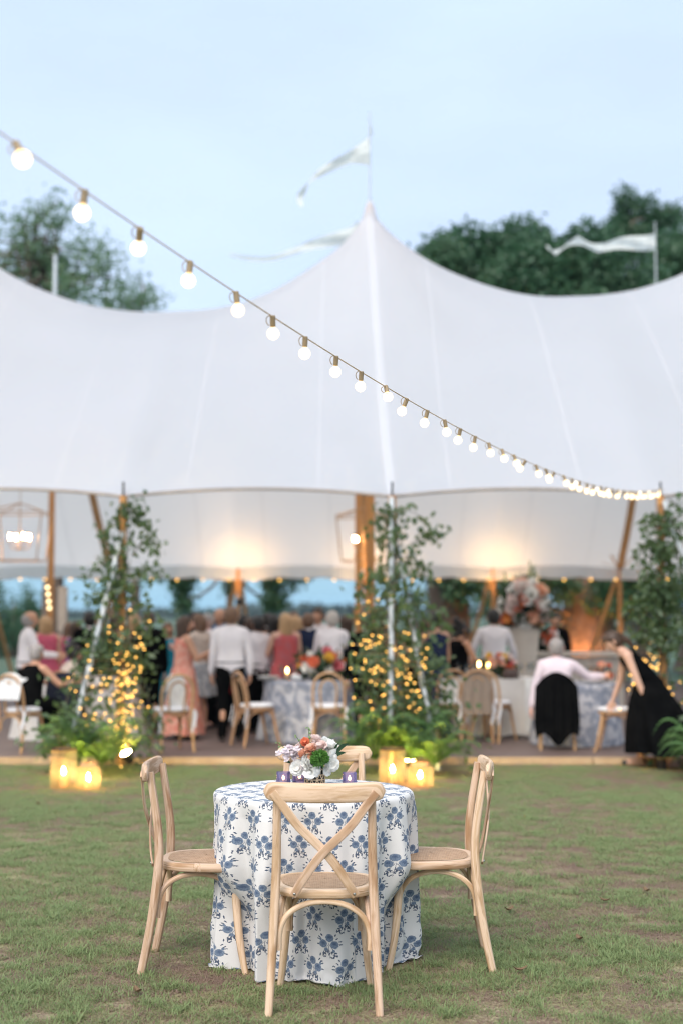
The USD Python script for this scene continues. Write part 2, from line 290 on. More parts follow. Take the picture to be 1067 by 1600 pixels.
def scatter(n, y0, y1, kinds, dens, zs=(.8, 1.2)):
    y = rng.uniform(y0, y1, n * 2); half = .24 * y * 1.10 + 1.7; x = rng.uniform(-1, 1, n * 2) * half
    keep = rng.uniform(0, 1, n * 2) < half / (.24 * y1 * 1.10 + 1.7); x, y = x[keep], y[keep]
    a = meshkit.fbm(np.stack([x * 1.7, y * 1.25, x * 0], -1), 4, 3); b = meshkit.fbm(np.stack([x * 9.5, y * 7.5, x * 0], -1), 3, 9)
    keep = rng.uniform(0, 1, len(x)) < dens(a, b); x, y = x[keep], y[keep]
    for xx, yy in zip(x, y):
        if yy > 15.9 or math.hypot(xx + .126, yy - 6.45) < .40: continue
        pos.append((xx, yy, float(ground_z(xx, yy)) + .001)); s = rng.uniform(*zs); scl.append((s, s, s * rng.uniform(.8, 1.2))); t = rng.uniform(0, 2 * PI) / 2
        rot.append((math.cos(t), 0, 0, math.sin(t))); idx.append(rng.integers(*kinds))
def sm(x, a, b): t = np.clip((x - a) / (b - a), 0, 1); return t * t * (3 - 2 * t)
scatter(19500, 4.6, 16, (0, 4), lambda a, b: sm(a * .42 + b * .58, .34, .66))
scatter(14500, 4.6, 16, (4, 8), lambda a, b: .15 + .7 * sm(a * .45 + b * .55, .34, .62))
scatter(18000, 4.6, 16, (8, 11), lambda a, b: .9 - .45 * sm(a, .40, .62))
scatter(10500, 4.6, 12, (11, 15), lambda a, b: .03 + .75 * .6 * sm(a * .4 + b * .6, .48, .66), (.7, 1.25))
gpi.CreatePrototypesRel().SetTargets(variants); gpi.CreateProtoIndicesAttr(Vt.IntArray([int(q) for q in idx])); gpi.CreatePositionsAttr(Vt.Vec3fArray([Gf.Vec3f(*map(float, p)) for p in pos]))
gpi.CreateOrientationsAttr(Vt.QuathArray([Gf.Quath(float(r[0]), float(r[1]), float(r[2]), float(r[3])) for r in rot])); gpi.CreateScalesAttr(Vt.Vec3fArray([Gf.Vec3f(*map(float, s)) for s in scl]))

# ---------------------------------------------------------------- deck under the tent
b = MB().box((0, 25.05, FLOOR - .04), (32, 18, .08))
obj('deck', b, M['deck'], smooth=False, kind='structure')
t = thing('deck_edging', 'pale timber edging board along the front of the tent floor', 'edging')
for k in range(8): obj('board', MB().box((-9.8 + 2.8 * k, 16.02, -.105), (2.785, .045, .075)), M['edge_board'], t, smooth=False)

# ---------------------------------------------------------------- sailcloth tent
Y0, Y1, ROWS = 16.0, 34.0, (21.0, 29.0)
MX = [-11.9, -5.75, .42, 6.5, 12.6]; PX = [.57 + 3.03 * k for k in range(-5, 6)]
PEAK = {-11.9: 7.2, -5.75: 7.25, .42: 7.6, 6.5: 7.55, 12.6: 7.4}
dxg = .15; gx = np.arange(-14.6, 15.7, dxg); gv = np.linspace(0, 1, 121)
ph = ((gx - .57) / 3.03) % 1.0; arch = np.sin(PI * ph) ** .8
ye0, ze0 = Y0 + .30 * arch, 2.86 + .12 * arch
ye1, ze1 = Y1 - .30 * arch, 2.60 + .07 * arch
GX = np.repeat(gx[:, None], len(gv), 1); GY = ye0[:, None] + (ye1 - ye0)[:, None] * gv[None]
nx, nv = GX.shape; fixed = np.full((nx, nv), np.nan)
fixed[:, 0], fixed[:, -1] = ze0, ze1
def near(x, y): i = int(np.argmin(abs(gx - x))); return i, int(np.argmin(abs(GY[i] - y)))
SADDLE = [5.7, 5.95, 6.25, 6.25]
for row in ROWS:
    for a in range(len(MX) - 1):
        for x in np.arange(MX[a], MX[a + 1] + .01, dxg):
            s = (x - MX[a]) / (MX[a + 1] - MX[a]); pk = PEAK[MX[a]] if s < .5 else PEAK[MX[a + 1]]
            i, j = near(x, row); fixed[i, j] = SADDLE[a] + (pk - SADDLE[a]) * abs(2 * s - 1) ** 2.25
for mx in MX:
    for row, ye, ze in ((ROWS[0], Y0, 2.86), (ROWS[1], Y1, 2.60)):
        px = min(PX, key=lambda q: abs(q - mx))
        for s in np.linspace(0, 1, 60):
            i, j = near(px + (mx - px) * s, ye + (row - ye) * s); z = ze + (PEAK[mx] - ze) * s ** 1.28
            if 0 < j < nv - 1: fixed[i, j] = z
    for s in np.linspace(0, 1, 60):
        i, j = near(mx, ROWS[0] + (ROWS[1] - ROWS[0]) * s); fixed[i, j] = 6.4 + (PEAK[mx] - 6.4) * abs(2 * s - 1) ** 2.4
for i in (0, nx - 1): fixed[i] = np.where(np.isnan(fixed[i]), 2.8 + .4 * np.sin(PI * gv), fixed[i])
free = np.isnan(fixed); num = -np.ones((nx, nv), int); num[free] = np.arange(free.sum())
dv = (Y1 - Y0) / (nv - 1); wx, wy = 1 / dxg ** 2, 1 / dv ** 2
I, J = np.nonzero(free); rows_, cols, vals, rhs = [num[I, J]], [num[I, J]], [np.full(len(I), 2 * wx + 2 * wy)], np.zeros(len(I))
for di, dj, ww in ((1, 0, wx), (-1, 0, wx), (0, 1, wy), (0, -1, wy)):
    a, c = I + di, J + dj; fr = free[a, c]
    rows_.append(num[I, J][fr]); cols.append(num[a, c][fr]); vals.append(np.full(fr.sum(), -ww)); np.add.at(rhs, num[I, J][~fr], ww * fixed[a, c][~fr])
sol = spl.spsolve(sp.csr_matrix((np.concatenate(vals), (np.concatenate(rows_), np.concatenate(cols)))), rhs)
GZ = fixed.copy(); GZ[free] = sol
from scipy.ndimage import gaussian_filter
soft = gaussian_filter(GZ, 1.6, mode='nearest'); wgt = np.ones_like(GZ); wgt[:, :3] = 0; wgt[:, -3:] = 0
for mx in MX:
    for row in ROWS:
        i, j = near(mx, row); wgt *= 1 - np.exp(-((GX - mx) ** 2 + (GY - row) ** 2) / .35 ** 2)
GZ = GZ * (1 - wgt) + soft * wgt
for px, py_, rad, amp, kk in [(q, Y0, 1.3, .035, 9) for q in PX] + [(m, r, 1.5, .04, 11) for m in MX for r in ROWS]:
    dd = np.hypot(GX - px, GY - py_); GZ = GZ + amp * np.sin(kk * np.arctan2(GY - py_, GX - px) + px * 3) * np.exp(-dd / rad) * np.clip(dd / .5, 0, 1) * wgt
GZ = GZ + .022 * (meshkit.fbm(np.stack([GX * .55, GY * .3, 0 * GX], -1), 3, 2) - .5) * wgt * 2
from scipy.interpolate import RegularGridInterpolator
_ri = RegularGridInterpolator((gx, gv), GZ, bounds_error=False, fill_value=None)
def roof_z(x, y):
    x = np.asarray(x, float); a0, a1 = np.interp(x, gx, ye0), np.interp(x, gx, ye1)
    return _ri(np.stack([x, np.clip((y - a0) / (a1 - a0), 0, 1)], -1))
tent = thing('sailcloth_tent', 'big white sailcloth tent with two rows of peaks and wooden masts', 'tent')
i, j = np.meshgrid(np.arange(nx - 1), np.arange(nv - 1), indexing='ij')
obj('roof', (np.stack([GX, GY, GZ], -1).reshape(-1, 3), np.stack([i * nv + j, (i + 1) * nv + j, (i + 1) * nv + j + 1, i * nv + j + 1], -1).reshape(-1, 4)), M['sail'], tent)
obj('hem', MB().sweep(np.stack([gx, ye0, ze0 - .012], -1), .014, .022, side=(0, 1, 0), n=6), M['hem'], tent)
# valance hanging from the far eave, with a scalloped lower edge
vx = np.arange(-14.4, 15.5, .075); sc = .27 + .045 * np.abs(np.sin(PI * (vx - .57) / 1.01)); wob = .025 * np.sin(vx * 5.3) + .02 * np.sin(vx * 11.7)
fy, fz = np.interp(vx, gx, ye1), np.interp(vx, gx, ze1)
mb = MB(); R = [np.stack([vx, fy + wob * q + .004, fz - sc * q], -1) for q in (0, .33, .66, 1)]
for q in range(3): mb.strip(R[q], R[q + 1])
obj('valance', mb, M['sail'], tent)
obj('valance_trim', MB().sweep(R[3], .009, .006, n=6), M['hem'], tent)
# seams between the cloth panels
for x in np.arange(-13.9, 15, 1.515):
    if min(abs(x - m) for m in MX) < .4: continue
    y = np.linspace(np.interp(x, gx, ye0) + .01, 21, 60); z = roof_z(np.full(60, x), y) + .006
    obj('seam', MB().strip(np.stack([np.full(60, x - .006), y, z], -1), np.stack([np.full(60, x + .006), y, z], -1)), M['sail'], tent)
    y = np.linspace(29, np.interp(x, gx, ye1) - .01, 50); z = roof_z(np.full(50, x), y) - .006
    obj('seam', MB().strip(np.stack([np.full(50, x - .006), y, z], -1), np.stack([np.full(50, x + .006), y, z], -1)), M['seam'], tent)
# reinforcing bands from each peak down to the nearest eave pole, outside at the front, underneath at the back
for mx in MX[1:4]:
    px = min(PX, key=lambda q: abs(q - mx)); s = np.linspace(0, .985, 80)
    x = px + (mx - px) * s; y = Y0 + .02 + (ROWS[0] - Y0) * s; z = roof_z(x, y) + .012
    obj('reinforcing_band', MB().strip(np.stack([x - .05, y, z], -1), np.stack([x + .05, y, z], -1)), M['sail'], tent)
    y = Y1 - .05 + (ROWS[1] - Y1) * s; z = roof_z(x, y) - .02
    obj('webbing_band', MB().strip(np.stack([x - .085, y, z], -1), np.stack([x + .085, y, z], -1)), M['webbing'], tent)
    for a in (-1.05, -.55, .55, 1.05):                      # star of short reinforcement straps at the eave
        q = np.linspace(0, .55, 8); xx = px + np.sin(a) * q; yy = Y1 - .06 - np.cos(a) * q
        zz = roof_z(xx, yy) - .018; nrm = np.array([np.cos(a), np.sin(a), 0]) * .03
        obj('webbing_star', MB().strip(np.stack([xx, yy, zz], -1) - nrm, np.stack([xx, yy, zz], -1) + nrm), M['webbing'], tent)
RDX = {-5.75: -.17, .42: -.08}
for mx in MX:
    for row in ROWS:
        mo = mx; mx = mo + (RDX.get(mo, 0) if row == ROWS[1] else 0); PEAK[mx] = PEAK[mo]; m = obj('mast', MB().sweep([(mx, row, FLOOR), (mx, row, 3), (mx, row, PEAK[mx] + .05)], [.068, .068, .05], n=14, side=(1, 0, 0)), M['mast'], tent)
        if mo in MX[1:4]:
            obj('peak_sleeve', MB().lathe([(.16, -.42), (.1, -.1), (.055, .06), (.045, .12)], (mx, row, PEAK[mo]), 16), M['sail'], tent)
for px in PX:
    if abs(px) < 11:
        z0 = float(ground_z(0, Y0))
        obj('front_pole', MB().sweep([(px, Y0, z0), (px, Y0, 2.86)], .042, n=12), M['mast'], tent)
        obj('pole_pin', MB().sweep([(px, Y0, 2.86), (px, Y0, 3.02)], .012, n=8), M['iron'], tent)
        obj('back_pole', MB().sweep([(px, Y1, FLOOR - .1), (px, Y1, 2.60)], .045, n=10), M['mast'], tent)
for k, px in enumerate(PX[2:9]):                             # tan guy straps at the back, two to a pole
    for s in (-1, 1):
        obj('back_guy', MB().sweep([(px, Y1 + .02, 2.58), (px + s * .55 - .15, Y1 + 1.7, -.35)], .05, .006, n=8), M['webbing'], tent)
# white guy straps at the front, outwards from the trellised poles
for a, c in (((-2.46, 15.97, 2.45), (-2.92, 15.1, -.12)), ((.56, 15.95, 2.84), (.51, 14.95, -.12)), ((.63, 15.97, 2.3), (1.02, 15.15, -.12)), ((3.63, 15.97, 2.8), (4.3, 15.1, -.12))):
    a, c = np.array(a), np.array(c); q = np.linspace(0, 1, 26)[:, None]
    obj('white_guy_strap', MB().sweep(a + (c - a) * q + .005 * np.sin(q * 37) * [1, 0, 0], .026 + .003 * np.sin(q[:, 0] * 44), .020, n=10), M['white_strap'], tent)

# pennants on the masts
def pennant(label, mx, row, zpole, line, widths, seed):
    pole = thing('pennant_flag', label, 'pennant')
    obj('flagpole', MB().sweep([(mx, row, PEAK[mx]), (mx, row, zpole)], [.016, .011], n=10), M['white_strap'], pole)
    pts = np.array([P(a, c, row) for a, c in line]); pts[0, 0] = mx; k = 46; c = spline(pts, k); wd = resample(np.array(widths) * row / FPX, k)
    c[:, 1] += .16 * np.sin(np.linspace(0, 9, k) + seed) * np.linspace(0, 1, k)
    t = np.gradient(c, axis=0); nn = np.stack([-t[:, 2], 0 * t[:, 0], t[:, 0]], -1); nn /= np.linalg.norm(nn, axis=1, keepdims=True); nn[:, 2] = np.abs(nn[:, 2]); 
    nn = np.where(nn[:, 2:] < .15, np.array([1, 0, .2]), nn)
    nn[:5] = nn[:5] * np.linspace(0, 1, 5)[:, None] + np.array([0, 0, 1.]) * np.linspace(1, 0, 5)[:, None]
    mb = MB(); q = [c + nn * (wd * (.5 - f))[:, None] + np.array([0, 1, 0]) * (.05 * np.sin(f * 6 + np.linspace(0, 14, k)))[:, None] * (wd / wd.max())[:, None] for f in np.linspace(0, 1, 5)]
    for a in range(4): mb.strip(q[a], q[a + 1])
    obj('cloth', mb, M['pennant'], pole)
pennant('white pennant streaming from the tall centre pole, uppermost of the flags', MX[2], 21, P(580, 174, 21)[2], [(579, 222), (560, 233), (535, 250), (505, 268), (485, 280), (470, 300), (472, 320)], [74, 46, 34, 27, 20, 15, 5], 0)
pennant('long white pennant trailing left behind the centre peak of the tent', MX[2] - .08, 29, P(560, 345, 29)[2], [(558, 358), (530, 371), (500, 380), (460, 391), (420, 402), (390, 404), (360, 400)], [34, 27, 19, 13, 9, 7, 4], 2)
pennant('wavy white pennant in front of the dark trees on the right', MX[3], 29, P(1032, 346, 29)[2], [(1031, 377), (1000, 379), (960, 381), (930, 385), (905, 377), (885, 384), (868, 395), (856, 382)], [27, 24, 20, 15, 13, 13, 11, 6], 4)
p4 = thing('pennant_flag', 'bare white flagpole in front of the light green tree on the left', 'flagpole')
obj('flagpole', MB().sweep([(MX[1] - .17, 29, PEAK[MX[1]]), (MX[1] - .17, 29, P(78, 398, 29)[2])], [.05, .04], n=10), M['white_strap'], p4)

# ---------------------------------------------------------------- trees
def crown(clumps, nper, leaf, rg, spread=1.0):
    cs = []
    for c, r in clumps:
        n = int(nper * (r if np.ndim(r) == 0 else np.mean(r)) ** 2); d = rg.normal(size=(n, 3)); d /= np.linalg.norm(d, axis=1, keepdims=True)
        cs.append(np.asarray(c) + d * (rg.uniform(.35, 1, n) ** .5)[:, None] * r * np.array([1, 1, .8]))
    c = np.vstack(cs); c += rg.normal(0, .10, c.shape)
    return leaves(c, leaf, leaf * .55, rg)
def tree(name, label, base, trunk_pts, trunk_r, clumps, nper, leaf, mat, seed, group=None, limbs=True, moss=None):
    rg = np.random.default_rng(seed); t = thing(name, label, 'tree', group=group)
    tp = np.array(trunk_pts, float); m = MB().sweep(tp, trunk_r, n=14, res=24)
    v = m.v[0]; m.v[0] = v + (meshkit.fbm(v * 1.7, 3, seed)[:, None] - .5) * .18 * np.array([1, 1, 0]) * min(1, np.max(trunk_r))
    obj('trunk', m, M['bark'], t)
    if limbs:
        mb = MB()
        for c, r in clumps[::3]:
            a = tp[min(len(tp) - 1, 1 + rg.integers(0, max(1, len(tp) - 1)))]; c = np.asarray(c); mid = (a + c) / 2 + rg.normal(0, .3, 3)
            mb.sweep([a, mid, c], [min(.16, np.min(trunk_r) * .5), .05, .015], n=6, res=8)
        obj('limbs', mb, M['bark'], t)
    obj('crown', crown(clumps, nper, leaf, rg), mat, t, smooth=False)
    if moss is not None:
        c = []
        for (q, L) in moss:
            for _ in range(26): c.append(np.asarray(q) + rg.normal(0, .14, 3) * [1, 1, .3] - [0, 0, abs(rg.normal(0, .5)) * L])
        v, f = leaves(np.array(c), .34, .05, rg, droop=5); obj('moss', (v, f), M['moss'], t, smooth=False, kind='stuff')
    return t
def blob(cx, cy, cz, rx, ry, rz, n, r0, r1, rg, lo=-1.0):
    out = []
    while len(out) < n:
        d = rg.normal(size=3); d /= np.linalg.norm(d); d *= rg.uniform(.45, 1) ** .6
        if d[2] < lo: continue
        out.append((np.array([cx + d[0] * rx, cy + d[1] * ry, cz + d[2] * rz]), rg.uniform(r0, r1)))
    return out
r2 = np.random.default_rng(5)
def oak(px_tr, d, label, spans, seed, low=(), tr=.55, moss_n=10):
    """A live oak with its trunk at picture column px_tr and crown masses (px, top px, radius) at distance d."""
    rg = np.random.default_rng(seed); x = P(px_tr, 900, d)[0]; g = float(ground_z(0, d)) - .05
    cl = []
    for px, py, rx, rz, n in spans:
        c = P(px, py + (14 if py < 600 else 0), d + rg.uniform(-1, 1)); cl += blob(c[0], c[1], c[2], rx, rx * .9, rz, n, .28, .8, rg)
    for px, py, r in low: c = P(px, py, d - 1); cl.append((c, r)); cl.append((c + rg.normal(0, .4, 3), r * .8))
    moss = [(cl[rg.integers(len(cl))][0] - [0, 0, .6], rg.uniform(.8, 1.6)) for _ in range(moss_n)] + [(P(px, py, d - 1) - [0, 0, .2], 1.0) for px, py, r in low]
    return tree('live_oak', label, None, [(x, d, g), (x + .15, d, 1.6), (x - .1, d + .2, 3.6), (x + .5, d, 7.2)], [tr * 1.5, tr, tr * .95, tr * .5], cl, 560, .21, M['oakleaf'], seed, group=None, moss=moss)
oak(692, 39, 'dark live oak with a red brown trunk left of the tall flower arrangement', [(755, 450, 1.7, 1.2, 34), (672, 400, .45, .35, 6), (702, 395, .7, .6, 9), (745, 372, .8, .5, 10), (805, 372, .75, .65, 12), (838, 385, .7, .5, 8), (815, 430, 1.3, .9, 22), (720, 640, 2.4, 2.2, 26)], 21, [(720, 905, .55), (690, 890, .5), (735, 915, .5), (775, 915, .5), (770, 935, .35), (780, 900, .5), (660, 890, .4)], tr=.5)
oak(908, 38, 'dark live oak whose trunk glows orange from a lamp behind the bar', [(900, 450, 1.8, .9, 30), (952, 430, 1.3, .8, 16), (910, 382, .75, .45, 10), (878, 405, .6, .4, 6), (862, 385, .2, .35, 3), (945, 390, .5, .3, 5), (930, 640, 2.6, 2.2, 28)], 22, [(845, 905, .5), (870, 900, .5), (960, 905, .6), (975, 930, .65), (955, 945, .45), (990, 915, .5), (885, 925, .4), (830, 895, .5), (858, 920, .4), (1005, 900, .6), (985, 960, .4)], tr=.62, moss_n=16)
oak(1090, 43, 'dark live oak at the right edge of the photo behind the tent', [(1060, 460, 1.7, 1.2, 30), (1075, 400, .9, .8, 14), (1100, 395, 1.4, 1.1, 14), (1110, 640, 2.6, 2.4, 22)], 23, [(1030, 905, .8), (1060, 920, .8), (1020, 940, .5)])
tree('pine_tree', 'thin pine rising highest above the dark oaks on the right', None, [(P(1003, 900, 47)[0], 47, -.4), (P(1003, 700, 47)[0], 47, 6), (P(1000, 330, 47)[0], 47, 14)], [.3, .24, .1],
     sum([blob(*P(px, py + 16, 47 + r2.uniform(-.6, .6)), rr, rr, rr * .7, n + 3, .22, .42, r2) for px, py, rr, n in ((990, 310, .7, 8), (1000, 335, 1.0, 14), (975, 345, .7, 8), (1030, 330, .5, 5), (1048, 318, .35, 4), (1010, 365, .9, 10), (960, 350, .35, 4))], []), 900, .16, M['oakleaf'], 24)
# sparse lighter tree on the left
cl = sum([blob(*P(px, py, 45 + r2.uniform(-1, 1)), rr, rr, rr, n, .28, .6, r2) for px, py, rr, n in
     ((10, 370, 1.0, 10), (40, 350, .9, 9), (75, 340, .8, 7), (95, 375, 1.0, 10), (35, 410, 1.2, 18), (15, 440, 1.3, 22), (60, 440, 1.1, 16), (110, 420, 1.1, 13), (125, 460, 1.2, 18), (150, 400, .6, 5), (165, 430, .6, 6), (75, 480, 1.6, 20), (140, 490, 1.3, 14), (-40, 420, 1.8, 20), (-60, 500, 2.2, 20), (30, 560, 2.2, 16))], [])
tree('sycamore_tree', 'airy light green tree above the tent on the left', None, [(-9.2, 45, -.5), (-9.1, 45, 5), (-9.6, 45.2, 12.6)], [.36, .28, .1], cl, 150, .2, M['lightleaf'], 31)
cl = sum([blob(*P(px, py, 46 + r2.uniform(-1, 1)), rr, rr, rr, n, .22, .45, r2) for px, py, rr, n in ((212, 455, .55, 8), (225, 475, .5, 7), (195, 482, .6, 9), (205, 520, 1.1, 10), (238, 468, .25, 2))], [])
tree('sycamore_tree', 'small light green treetop showing just above the tent roof left of the peak', None, [(P(212, 900, 46)[0], 46, -.5), (P(212, 650, 46)[0], 46, 6), (P(210, 470, 46)[0], 46, 11)], [.2, .14, .05], cl, 240, .17, M['lightleaf'], 32)
rg = np.random.default_rng(33)
cl = sum([blob(*P(px, py, 44), rr, rr * .7, rz, n, .16, .3, rg) for px, py, rr, rz, n in ((285, 905, .4, .3, 7), (285, 925, .32, .45, 9), (290, 945, .15, .2, 3), (438, 905, .5, .3, 9), (430, 925, .38, .45, 10), (425, 948, .25, .3, 5), (465, 902, .4, .2, 5), (365, 915, .22, .3, 4), (250, 895, .8, .3, 6), (350, 860, 2, .5, 14), (440, 870, 1.5, .4, 10))], [])
tree('live_oak', 'oak behind the tent with sprays of leaves hanging below the eave', None, [(P(356, 950, 44)[0], 44, -.5), (P(356, 900, 44)[0], 44, 3), (P(330, 850, 44)[0], 44.3, 6)], [.12, .1, .06], cl, 1100, .17, M['oakleaf'], 33)
for k, (px, top, wd) in enumerate(((-5, 905, 1.5), (22, 928, 1.3), (44, 915, 1.7), (68, 922, 1.2))):
    d = 62 + 3 * k; rg = np.random.default_rng(40 + k); x = P(px, 950, d)[0]; zt = P(px, top, d)[2]; g = float(ground_z(0, d)) - .05
    cl = [(np.array([x + rg.normal(0, .25) * wd * (1 - s) * 1.6, d + rg.normal(0, .4), g + .4 + (zt - g - .5) * s]), (.25 + .75 * (1 - s)) * wd * .55) for s in np.linspace(0, 1, 13)]
    tree('cedar_tree', ['dark cedar cut by the left edge of the photo', 'short pointed dark cedar beyond the left of the tent', 'broad dark cedar beyond the man in the white shirt', 'dark cedar just left of the wooden mast'][k], None, [(x, d, g), (x, d, (g + zt) / 2), (x, d, zt - .3)], [.16, .1, .03], cl, 420, .2, M['oakleaf'], 40 + k, limbs=False)
rg = np.random.default_rng(50); c = []
for k in range(900):
    x = rg.uniform(-190, 190); w_ = math.exp(-((x + 16) / 26) ** 2); h = 1.2 + (2.5 + 8 * w_) * meshkit.fbm(np.array([[x * .05, 3, 0]]), 4)[0]
    for _ in range(16): c.append((x + rg.normal(0, 2.2), 620 + rg.normal(0, 6), -1.2 + h * rg.uniform(0, 1) ** .7))
obj('far_treeline', leaves(np.array(c), 3.2, 2.4, rg), M['farwood'], smooth=False, label='low hazy line of trees on the horizon across the marsh', cat='treeline', kind='stuff')
# ---------------------------------------------------------------- globe string lights
def string_lights(label, a, c, sag, n_or_step, start, r, mats=('cord', 'socket', 'bulb'), sock=True, group=None, seed=3):
    rg = np.random.default_rng(seed); a, c = np.array(a, float), np.array(c, float); L = np.linalg.norm(c - a)
    pt = lambda s: a + (c - a) * s - np.array([0, 0, 4 * sag * s * (1 - s)])
    t = thing('string_lights', label, 'string lights', group=group)
    q = np.linspace(0, 1, 160); w = np.array([pt(s) for s in q])
    obj('wire', MB().sweep(w, .0023 if sock else .0022, n=6), M[mats[0]], t)
    s = start
    while s < .995:
        p = pt(s); swing = rg.normal(0, .24, 2); swing = np.array([swing[0], swing[1], -1.0])
        if sock and rg.uniform() < .12: swing = np.array([rg.choice([-1, 1]) * .75, .2, -1.0])
        swing /= np.linalg.norm(swing)
        if sock:
            obj('socket', MB().lathe([(.001, .006), (.012, .006), (.0135, 0), (.0135, -.042), (.011, -.046), (.001, -.046)], n=12).sweep([(-.018, 0, .001), (-.02, 0, -.014), (-.012, 0, -.03)], .002, n=5, res=8) if False else _place(MB().lathe([(.001, .004), (.0085, .004), (.010, 0), (.0098, -.028), (.0088, -.036), (.001, -.036)], n=12).sweep([(-.006, 0, .004), (-.021, 0, -.004), (-.02, 0, -.024), (-.012, 0, -.032)], .0017, n=5, res=8), p, swing), M[mats[1]], t)
            bb = obj('bulb', _place(MB().lathe([(.001, -.036 - 2 * r - .003)] + [(r * math.sin(u), -.038 - r - r * math.cos(u)) for u in np.linspace(.15, 2.75, 12)] + [(.009, -.034)], n=18), p, swing), M[mats[2]], t)
            obj('glowing_core', _place(MB().ball((0, 0, -.038 - r), r * .5, 2), p, swing), M['bulb_core'], bb)
        else:
            obj('bulb', MB().ball(p - [0, 0, .012], r, 1), M['bulb_core' if mats[2] == 'bulb' else mats[2]], t)
        s += n_or_step / L * rg.uniform(.93, 1.07)
    return t
def _place(mb, p, down):
    z = -np.asarray(down, float); x = np.cross([0, 1, 0], z); x = x / np.linalg.norm(x); y = np.cross(z, x); R = np.stack([x, y, z], 1)
    mb.v = [v @ R.T + p for v in mb.v]; return mb
A0 = np.array([-.79, 3.32, 2.672]); A1 = np.array([3.62, 15.9, 2.93])
string_lights('string of frosted globe bulbs running from upper left down to the right trellised pole', A0 - (A1 - A0) * .03 + [0, 0, .032], A1, .315, .328, .031, .0218)
string_lights('second finer string of globe bulbs along the eave to the right trellised pole', (2.55, 15.6, 2.99), (3.62, 15.95, 2.93), .07, .13, .03, .016, sock=False)
string_lights('fairy lights along the scalloped far eave of the tent', (-9, 33.70, 2.36), (9.4, 33.70, 2.36), .03, .62, .01, .02, mats=('cord', 'socket', 'fairy'), sock=False, seed=8)
q = P(73, 918, 27); string_lights('short vertical row of four glowing bulbs beside the left wooden mast', q + [0, 0, .15], q - [-.06, 0, .4], 0, .13, .25, .034, mats=('cord', 'socket', 'rowglow'), sock=False, seed=9)

# ---------------------------------------------------------------- vines, fairy lights, ferns and lanterns at the trellised poles
def vine(label, strands, sprigs, n_leaf, seed, fairy, fairy_label):
    rg = np.random.default_rng(seed); t = thing('climbing_vine', label, 'vine'); C = []; mb = MB()
    for (a, c, spread, dens) in strands:
        a, c = np.array(a, float), np.array(c, float); L = np.linalg.norm(c - a)
        for q in range(3):
            s = np.linspace(0, 1, 40); p = a + (c - a) * s[:, None]; ang = s * 14 + q * 2.1; p = p + .06 * np.stack([np.cos(ang), np.sin(ang), 0 * s], -1); mb.sweep(p, .006, n=5)
        n = int(n_leaf * dens * L); cl = rg.uniform(0, 1, max(6, int(L * 9))); s = np.clip(rg.choice(cl, n) + rg.normal(0, .022, n), 0, 1)
        wd = np.interp(s, np.linspace(0, 1, len(spread)), spread)
        off = rg.normal(size=(n, 3)) * wd[:, None] * [1, .8, .6]; C.append(a + (c - a) * s[:, None] + off)
    for sp_ in sprigs:
        c = spline(np.array(sp_, float), 16); mb.sweep(c, np.linspace(.006, .002, 16), n=5); n = 22 + int(40 * np.linalg.norm(c[-1] - c[0])); k = rg.integers(3, 16, n); C.append(c[k] + rg.normal(0, .05, (n, 3)))
    obj('stems', mb, M['stem'], t); c = np.vstack(C)
    obj('foliage', leaves(c, .10, .062, rg, droop=.6), M['leaf'], t, smooth=False, kind='stuff')
    if fairy:
        f = thing('fairy_lights', fairy_label, 'fairy lights'); pts = []
        for (cx, cy, cz, sx, sz, n) in fairy:
            for _ in range(n): pts.append((cx + rg.normal(0, sx), cy + rg.normal(0, .05), cz + rg.normal(0, sz)))
        pts = np.array(pts); pts = pts[np.argsort(-pts[:, 2])]
        obj('wire', MB().sweep(pts, .0018, n=4), M['cord'], f)
        for p in pts: obj('fairy_bulb', MB().ball(p, .0085, 1), M['fairy'], f)
def W(px, py, d=15.9): return P(px, py, d)
vine('tall leafy vine on the left pole thinning towards its tip', [((-2.44, 15.95, 2.78), (-2.44, 15.9, 0), [.06, .13, .16, .2, .22], 1.0), ((-2.46, 15.9, 2.1), (-2.92, 15.1, 0), [.08, .14, .2, .2], 1.0), ((-2.45, 15.9, 1.5), (-2.0, 15.6, 0), [.08, .12, .14], .5), ((-2.6, 15.6, 1.2), (-3.15, 15.4, .2), [.1, .15, .16], .9)],
     [[W(198, 790), W(215, 800), W(228, 785)], [W(190, 815), W(168, 822), W(165, 850)], [W(205, 870), W(240, 845), W(250, 860)], [W(200, 890), W(235, 892), W(258, 905)], [W(180, 860), W(150, 890), W(138, 905)], [W(180, 930), W(140, 935), W(128, 935)], [W(205, 930), W(235, 960), W(240, 990)], [W(198, 800), W(225, 820), W(236, 840)]],
     190, 61, [(-2.36, 15.8, 1.15, .16, .2, 42), (-2.34, 15.6, .72, .09, .16, 66), (-2.36, 15.5, .25, .07, .14, 44), (-2.62, 15.4, .55, .12, .22, 32)], 'warm fairy lights wound in the left vine')
